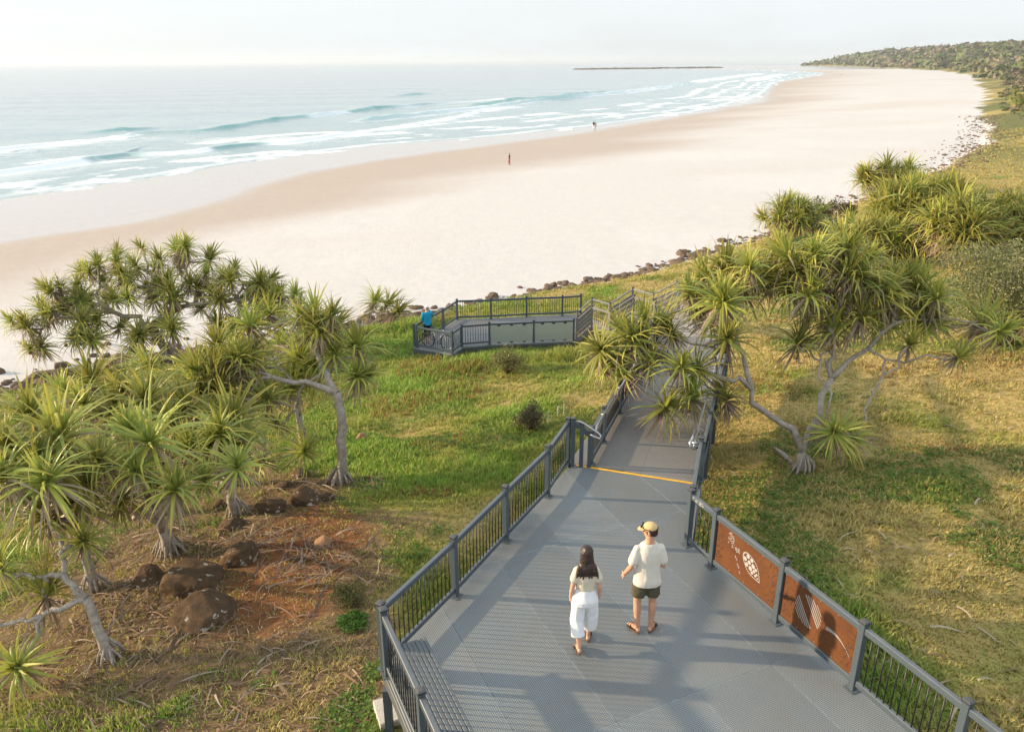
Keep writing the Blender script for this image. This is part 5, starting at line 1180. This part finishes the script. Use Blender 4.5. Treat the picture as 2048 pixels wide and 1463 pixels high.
class Person:
    def __init__(s, label, loc, rz, H, skin, legs, arms, torso, yaw=0.0, pitch=0.0, fem=False, voxel=.007, group=None, hands=True):
        k = H / 1.76; s.k = k; s.fem = fem; s.yaw = yaw; s.pitch = pitch; s.legs, s.arms, s.torso = legs, arms, torso
        m = MB(); loft(m, torso)
        g = .92 if fem else 1.0
        for hip, kn, an, toe in legs:
            hip, kn, an = Vector(hip), Vector(kn), Vector(an); calf = kn.lerp(an, .3) + Vector((0, -.012, 0))
            limb(m, [hip, hip.lerp(kn, .5), kn, calf, kn.lerp(an, .7), an], [.088 * g, .074 * g, .054 * g, .056 * g, .042 * g, .036 * g])
            toe = Vector(toe); f_ = (toe - an); f_.z = 0; f_.normalize(); sd_ = Vector((f_.y, -f_.x, 0)); gz = toe.z
            R3 = Matrix((sd_, f_, Vector((0, 0, 1)))).transposed(); heel = an + Vector((0, 0, -.045)) - f_ * .028
            ball(m, heel, (.032, .036, .036), R3, 10); mid_ = an.lerp(toe, .5); ball(m, Vector((mid_.x, mid_.y, (an.z - .05 + gz) / 2 + .012)), (.036, .085, .028), R3, 10); ball(m, toe + Vector((0, 0, .004)), (.044, .046, .02), R3, 10)
            for q in range(5): ball(m, toe + sd_ * (-.030 + .0145 * q) * 1.15 + f_ * (.040 - .003 * abs(q - 1)), (.009, .017, .009), R3, 8)
        for sh, el, wr, pn, sx in arms:
            sh, el, wr = Vector(sh), Vector(el), Vector(wr)
            limb(m, [sh, sh.lerp(el, .4), el, el.lerp(wr, .3), wr], [.056 * g, .048 * g, .038 * g, .040 * g, .026 * g])
            if hands: hand(m, wr, (wr - el) + Vector((0, .02, -.04)), pn, sx, .95 * g)
            else: ball(m, wr + (wr - el).normalized() * .07, .035)
        Rz = Matrix.Rotation(yaw, 3, 'Z') @ Matrix.Rotation(pitch, 3, 'X'); c = Vector((0, .02, 1.655)); s.hc = c; s.Rz = Rz
        def hp(x, y, z): return c + Rz @ Vector((x, y, z))
        s.hp = hp
        ball(m, hp(0, -.012, .018), (.074, .093, .098), Rz); ball(m, hp(0, .022, -.045), (.058, .066, .072), Rz); ball(m, hp(0, .058, -.088), (.028, .026, .022), Rz)
        m.tube([hp(0, .088, .018), hp(0, .108, -.018), hp(0, .104, -.026)], [.008, .013, .010], 8); ball(m, hp(0, .103, -.024), .013)
        ball(m, hp(0, .084, -.056), (.022, .010, .008), Rz); ball(m, hp(0, .080, .040), (.052, .012, .012), Rz)
        for sx in (-1, 1): ball(m, hp(sx * .076, -.008, -.012), (.010, .020, .030), Rz, 8)
        me = remesh(m, voxel, 3); me.name = 'person'; me.materials.append(skin)
        s.o = link('person', me, None, None, loc); s.o.rotation_euler = (0, 0, rz); s.o.scale = (k, k, k); tag(s.o, label, 'person', group)
        if voxel < .012:
            for sx in (-1, 1):
                m = MB(); ball(m, hp(sx * .032, .083, .018), (.012, .008, .007), Rz, 8); m.build('eye', M_EYE, s.o, None, True)
            m = MB(); ball(m, hp(0, .092, -.058), (.021, .005, .004), Rz, 8); m.build('mouth', simple('lip', (.35, .12, .10), .5), s.o, None, True)
    def part(s, name, m, mat, voxel=.010, sm=4, wr=None):
        me = remesh(m, voxel, sm, wr); me.name = name; me.materials.append(mat); return link(name, me, None, s.o)
    def hard(s, name, m, mat, smooth=True): return m.build(name, mat, s.o, None, smooth)
    def sleeves(s, m, frac, r0, r1):
        for sh, el, wr, pn, sx in s.arms:
            sh, el, wr = Vector(sh), Vector(el), Vector(wr); e = sh.lerp(el, frac) if frac <= 1 else el.lerp(wr, frac - 1)
            pts = [sh] + ([el] if frac > 1 else []) + [e]; limb(m, pts, [r0] + ([(r0 + r1) / 2] if frac > 1 else []) + [r1])
    def legwear(s, m, frac, r0, r1, rk=None):
        for hip, kn, an, toe in s.legs:
            hip, kn, an = Vector(hip), Vector(kn), Vector(an)
            if frac <= 1: e = hip.lerp(kn, frac); m.tube([hip, hip.lerp(e, .5), e], [r0, (r0 + r1) / 2, r1], 16)
            else: e = kn.lerp(an, frac - 1); m.tube([hip, hip.lerp(kn, .5), kn, kn.lerp(e, .5), e], [r0, (r0 + rk) / 2, rk, (rk + r1) / 2, r1], 18)
            ball(m, hip, r0)
    def sandal(s, i, mat, sole):
        hip, kn, an, toe = [Vector(q) for q in s.legs[i]]; f_ = toe - an; f_.z = 0; f_.normalize(); sd_ = Vector((f_.y, -f_.x, 0)); heel = an - f_ * .055; end = toe + f_ * .065
        base = MB(); ring = []; z = toe.z - .024; n = 22; L_ = (end - heel).length
        for q in range(n):
            a = 2 * math.pi * q / n; u = .5 - .5 * math.cos(a); wd = (.034 + .014 * u) * math.sin(a); p = heel + f_ * L_ * u + sd_ * wd; ring.append(Vector((p.x, p.y, z + (an.z - .085 - z) * (1 - u) * .9)))
        base.prism(ring, (0, 0, 1), -.022); o = s.hard('sandal', base, sole, False)
        for u, hgt, rr in ((.62, .062, .010), (.78, .048, .010)):
            st = MB(); c = heel + f_ * L_ * u; st.tube([Vector((c.x, c.y, z - .004)) + sd_ * .050 * math.cos(t_) + Vector((0, 0, hgt * math.sin(t_))) for t_ in [math.pi * q / 9 for q in range(10)]], rr, 6); st.build('strap', mat, o, None, True)
        return o
M_TEE = cloth('cream_tee', (.60, .56, .485)); M_SHORTS = cloth('olive_shorts', (.085, .080, .050)); M_TOP = cloth('beige_blouse', (.62, .55, .43)); M_TROUS = cloth('white_linen', (.74, .74, .745), .05)
M_HAIR = NT('dark_brown_hair'); t = M_HAIR; hv = t.coord('Object', (60, 60, 4)); hn = t.noise(hv, 1.5, 4, .6); t.set(Base_Color=t.ramp(hn, (.3, (.012, .007, .005)), (.7, (.05, .026, .016))), Roughness=.42); t.bump(hn, .006, .6); M_HAIR = t.m
M_CLOTHCAP = cloth('tan_cap', (.58, .40, .20)); M_LEATH = simple('brown_leather', (.055, .028, .016), .6, 0, .2, 20); M_SOLE = simple('cork_sole', (.13, .075, .04), .8, 0, .2, 30); M_SHADE = simple('black_sunglasses', (.01, .01, .01), .25)

# the man: weight on both feet, left arm swinging out, face turned to the sea on the left
mp_ = at(1287, 1261, z=0)
man = Person('person in a cream tee, olive shorts and tan cap', (mp_.x, mp_.y, .024), rad(4), 1.72, SKIN_A,
    [((-.085, 0, .90), (-.115, .03, .49), (-.105, -.02, .085), (-.165, .10, .026)), ((.085, 0, .90), (.105, .02, .49), (.095, -.015, .085), (.165, .095, .026))],
    [((-.160, -.005, 1.385), (-.245, -.045, 1.125), (-.305, .08, .925), (.9, .3, 0), -1), ((.160, -.005, 1.385), (.215, -.03, 1.115), (.185, .19, 1.02), (-.9, .2, 0), 1)], TORSO_M, yaw=rad(62), pitch=rad(-12))
m = MB(); loft(m, [(0, -.01, .815, .196, .138), (0, -.012, .88, .194, .140), (0, -.005, 1.0, .182, .130), (0, .0, 1.14, .178, .126), (0, .0, 1.28, .180, .126), (0, -.003, 1.37, .174, .116), (0, -.006, 1.43, .140, .094), (0, -.006, 1.478, .092, .078)])
man.sleeves(m, .68, .058, .072); man.part('tee_shirt', m, M_TEE, .011, 4, (.008, 7, 3))
m = MB(); loft(m, [(0, -.004, .80, .172, .126), (0, -.006, .90, .176, .130), (0, 0, .985, .160, .115)]); man.legwear(m, .72, .104, .100); man.part('shorts', m, M_SHORTS, .011, 4, (.009, 8, 5))
for i in (0, 1): man.sandal(i, M_LEATH, M_SOLE)
hp = man.hp; Rz = man.Rz
m = MB(); ball(m, hp(0, -.022, .012), (.079, .092, .090), Rz); ball(m, hp(0, -.062, -.03), (.062, .042, .055), Rz); man.part('hair', m, M_HAIR, .008, 2, (.004, 40, 12))
m = MB(); ball(m, hp(0, -.012, .052), (.086, .103, .078), Rz); cap_ = man.part('cap', m, M_CLOTHCAP, .008, 3)
m = MB(); rim = [hp(x, y, z) for x, y, z in [(.078 * math.cos(a), .055 + .118 * math.sin(a), .058 - .030 * math.sin(a) - .012 * abs(math.cos(a))) for a in [math.pi * q / 12 for q in range(13)]]]; m.prism(rim, Rz @ Vector((0, 0, 1)), .008); m.build('brim', M_CLOTHCAP, cap_)
m = MB(); ball(m, hp(0, -.012, .130), .008, None, 8); m.build('button', M_CLOTHCAP, cap_, None, True)
m = MB(); band = [hp(.092 * math.cos(a), -.010 + .108 * math.sin(a), .052 + .018 * math.sin(a)) for a in [rad(-100) + rad(380) * q / 24 for q in range(20)]]; m.tube(band, .006, 6)
for sx in (-1, 1): ball(m, hp(sx * .042, .098, .085), (.032, .012, .020), Rz, 10)
man.hard('sunglasses', m, M_SHADE)
# the woman: walking away, right foot ahead, long dark hair
wp_ = at(1167, 1292, z=0)
wom = Person('person with long dark hair, beige blouse and white trousers', (wp_.x, wp_.y, .024), rad(3), 1.58, SKIN_B,
    [((-.088, 0, .90), (-.112, -.01, .49), (-.095, -.17, .115), (-.105, -.045, .030)), ((.088, 0, .90), (.118, .08, .49), (.085, .13, .088), (.11, .255, .026))],
    [((-.142, -.005, 1.37), (-.200, -.035, 1.10), (-.215, .03, .875), (.9, .25, 0), -1), ((.142, -.005, 1.37), (.205, -.035, 1.10), (.22, .045, .875), (-.9, .25, 0), 1)], TORSO_W, yaw=rad(6), fem=True)
m = MB(); loft(m, [(0, 0, 1.03, .142, .104), (0, .004, 1.10, .146, .108), (0, .008, 1.24, .160, .122), (0, .002, 1.36, .166, .108), (0, -.004, 1.415, .140, .088), (0, -.004, 1.455, .075, .064)]); wom.sleeves(m, .50, .056, .070); wom.part('blouse', m, M_TOP, .011, 4, (.006, 10, 5))
m = MB(); loft(m, [(0, -.012, .80, .178, .138), (0, -.014, .88, .184, .142), (0, -.006, .97, .165, .120), (0, 0, 1.065, .138, .100)]); wom.legwear(m, 1.60, .098, .098, .100); wom.part('trousers', m, M_TROUS, .011, 4, (.013, 8, 3))
for i in (0, 1): wom.sandal(i, M_LEATH, M_SOLE)
hp = wom.hp; Rz = wom.Rz
m = MB(); ball(m, hp(0, -.022, .028), (.090, .102, .100), Rz); loft(m, [(0, -.092, 1.345, .154, .042), (0, -.092, 1.385, .160, .054), (0, -.086, 1.43, .152, .062), (0, -.072, 1.48, .136, .070), (0, -.048, 1.54, .106, .072), (0, -.025, 1.64, .092, .080), (0, -.01, 1.70, .085, .085)])
for k in range(11): x = -.135 + .027 * k; m.tube([(x * .85, -.10, 1.50), (x * 1.02, -.12, 1.40), (x * 1.14 + .012 * math.sin(k * 2.1), -.115, 1.315 + .03 * math.sin(k * 1.7))], [.020, .019, .007], 8)
wom.part('hair', m, M_HAIR, .008, 3, (.006, 55, 6))

# others, farther off
STAND = lambda a=.0: [((-.085, 0, .90), (-.09, .03 + a, .49), (-.09, -.01 - a, .085), (-.11, .12 - a, .026)), ((.085, 0, .90), (.09, .03 - a * .4, .49), (.09, -.02 + a, .085), (.11, .11 + a, .026))]
ARMS = lambda f=.05: [((-.18, 0, 1.4), (-.235, -.03, 1.12), (-.235, f, .89), (.9, .2, 0), -1), ((.18, 0, 1.4), (.235, -.03, 1.12), (.235, -f + .08, .89), (-.9, .2, 0), 1)]
def dress(p, top, bottom, hair, sl=.55, lg=.8, lr=(.104, .095), capm=None):
    m = MB(); loft(m, [(0, 0, .86, .178, .128), (0, 0, 1.0, .170, .122), (0, 0, 1.14, .168, .120), (0, 0, 1.28, .184, .126), (0, 0, 1.38, .186, .116), (0, 0, 1.435, .156, .095), (0, 0, 1.478, .088, .074)]); p.sleeves(m, sl, .070, .062 if sl <= 1 else .046); p.part('top', m, top, .016, 3, (.007, 9, 5))
    m = MB(); loft(m, [(0, 0, .80, .170, .124), (0, 0, .90, .174, .128), (0, 0, .98, .160, .115)]); p.legwear(m, lg, lr[0], lr[1], .085); p.part('bottoms', m, bottom, .016, 3)
    m = MB(); ball(m, p.hp(0, -.02, .028), (.082, .097, .094), p.Rz); p.part('hair', m, hair, .014, 2)
    if capm:
        m = MB(); ball(m, p.hp(0, -.012, .055), (.088, .105, .075), p.Rz); q = p.part('cap', m, capm, .012, 2); m = MB(); m.prism([p.hp(.078 * math.cos(a), .06 + .115 * math.sin(a), .05 - .02 * math.sin(a)) for a in [math.pi * k / 8 for k in range(9)]], p.Rz @ Vector((0, 0, 1)), .010); m.build('brim', simple('dark_brim', (.05, .05, .07), .7), q)
BLUE = cloth('blue_jacket', (.015, .30, .52)); NAVY = cloth('navy_cloth', (.012, .016, .03)); WHITE = cloth('white_cloth', (.78, .78, .78)); RED = cloth('red_cloth', (.40, .02, .03)); BLACK = cloth('black_cloth', (.012, .012, .012)); PINK = cloth('pink_cloth', (.60, .36, .32)); GREYC = cloth('grey_cloth', (.2, .2, .22))
cp = at(853, 672, z=PZ + .3); cpos = (-3.80, 33.72, PZ + .024)
cyc = Person('person in a bright blue jacket and white cap', cpos, rad(25), 1.74, SKIN_B, STAND(), [((-.18, 0, 1.4), (-.24, .03, 1.13), (-.12, .22, 1.05), (.9, .2, 0), -1), ((.18, 0, 1.4), (.29, .12, 1.28), (.11, .17, 1.56), (-.6, -.6, 0), 1)], TORSO_M, yaw=rad(45), voxel=.012)
dress(cyc, BLUE, NAVY, GREYC, 1.75, 1.5, (.104, .07), WHITE)
for lb, px, py, H, tp_, bt_, lg, lr, rz_, sk in (('person in a black top and red trousers alone on the sand', 1019, 331, 1.75, BLACK, RED, 1.8, (.104, .06), 1.9, SKIN_A), ('person in a dark top and white trousers by the water', 1187, 258, 1.8, NAVY, WHITE, 1.8, (.104, .07), .4, SKIN_A),
        ('person in a pink top by the water', 1191, 258, 1.65, PINK, PINK, .9, (.104, .09), .3, SKIN_B), ('tiny person far along the beach near the headland', 1682, 151, 1.75, GREYC, NAVY, 1.7, (.104, .07), .5, SKIN_A)):
    g = on_ground(px, py) if py > 200 else at(px, py, z=-7.6); g.z = ground_z(g.x, g.y)
    p = Person(lb, (g.x, g.y, g.z), rz_, H, sk, STAND(.13), ARMS(.1), TORSO_M, voxel=.02, hands=False); dress(p, tp_, bt_, M_HAIR, .5, lg, lr)

# ================================================================ bicycle
bk = thing('bicycle', 'black bicycle standing behind the platform railing beside the cyclist', 'bicycle', (-3.30, 33.02, PZ), rad(-28))
def ring(c, R, r, n=36, k=8):
    m = MB(); v, f = [], []
    for i in range(n):
        a = 2 * math.pi * i / n
        for j in range(k): b = 2 * math.pi * j / k; q = R + r * math.cos(b); v.append((c[0] + q * math.cos(a), c[1] + r * math.sin(b), c[2] + q * math.sin(a)))
    for i in range(n):
        for j in range(k): f.append((i * k + j, ((i + 1) % n) * k + j, ((i + 1) % n) * k + (j + 1) % k, i * k + (j + 1) % k))
    m.add(v, f); return m
M_BIKE = simple('bike_frame_white', (.6, .6, .62), .35); M_TYRE = simple('tyre_rubber', (.012, .012, .012), .8)
for x in (-.5, .5):
    wh = ring((0, 0, 0), .335, .022).build('wheel', M_TYRE, bk, (x, 0, .36), True); ring((0, 0, 0), .305, .012).build('rim', M_STEEL, wh, None, True)
    m = MB()
    for k in range(16): a = 2 * math.pi * k / 16; m.tube([(0, .02 * (-1) ** k, 0), (.30 * math.cos(a), 0, .30 * math.sin(a))], .0025, 4)
    m.tube([(0, -.05, 0), (0, .05, 0)], .02, 8); m.build('spokes', M_STEEL, wh)
m = MB()
for a, b, r in (((-.5, .05, .36), (-.08, .03, .30), .010), ((-.5, -.05, .36), (-.08, -.03, .30), .010), ((-.5, .05, .36), (-.2, .02, .80), .008), ((-.5, -.05, .36), (-.2, -.02, .80), .008), ((-.08, 0, .30), (-.22, 0, .86), .016), ((-.08, 0, .30), (.36, 0, .78), .020), ((-.2, 0, .80), (.34, 0, .86), .018), ((.32, 0, .92), (.38, 0, .72), .020), ((.38, .05, .72), (.5, .05, .36), .012), ((.38, -.05, .72), (.5, -.05, .36), .012)): m.tube([a, b], r, 8)
m.build('frame', M_BIKE, bk, None, True)
m = MB(); m.tube([(.30, -.30, 1.02), (.36, -.16, 1.04), (.33, 0, .98), (.36, .16, 1.04), (.30, .30, 1.02)], .012, 8); m.tube([(.33, 0, .9), (.33, 0, .98)], .013, 8); m.build('handlebar', M_BLACK, bk, None, True)
m = MB(); ball(m, (-.25, 0, .93), (.14, .07, .03)); m.tube([(-.22, 0, .84), (-.24, 0, .92)], .012, 8); m.build('saddle', M_BLACK, bk, None, True)
m = ring((-.08, .05, .30), .09, .006, 24, 5); m.tube([(-.08, .07, .30), (.06, .07, .20)], .010, 6); m.tube([(-.08, -.05, .30), (-.22, -.07, .40)], .010, 6); m.box((.06, .11, .20), (.09, .07, .02)); m.box((-.22, -.11, .40), (.09, .07, .02)); m.build('crankset', M_BLACK, bk)
# ================================================================ air
t = NT('haze_air'); t.t.nodes.remove(t.b); pv = t.n('VolumePrincipled'); pv.inputs['Color'].default_value = (.86, .94, 1, 1); pv.inputs['Density'].default_value = .00011; pv.inputs['Anisotropy'].default_value = .2
t.l(pv.outputs[0], t.o.inputs['Volume']); m = MB(); m.box((0, 3000, 18.0), (14000, 12000, 70))
if HAZE: tag(m.build('haze', t.m), 'thin pale sea haze', 'haze', kind='stuff')
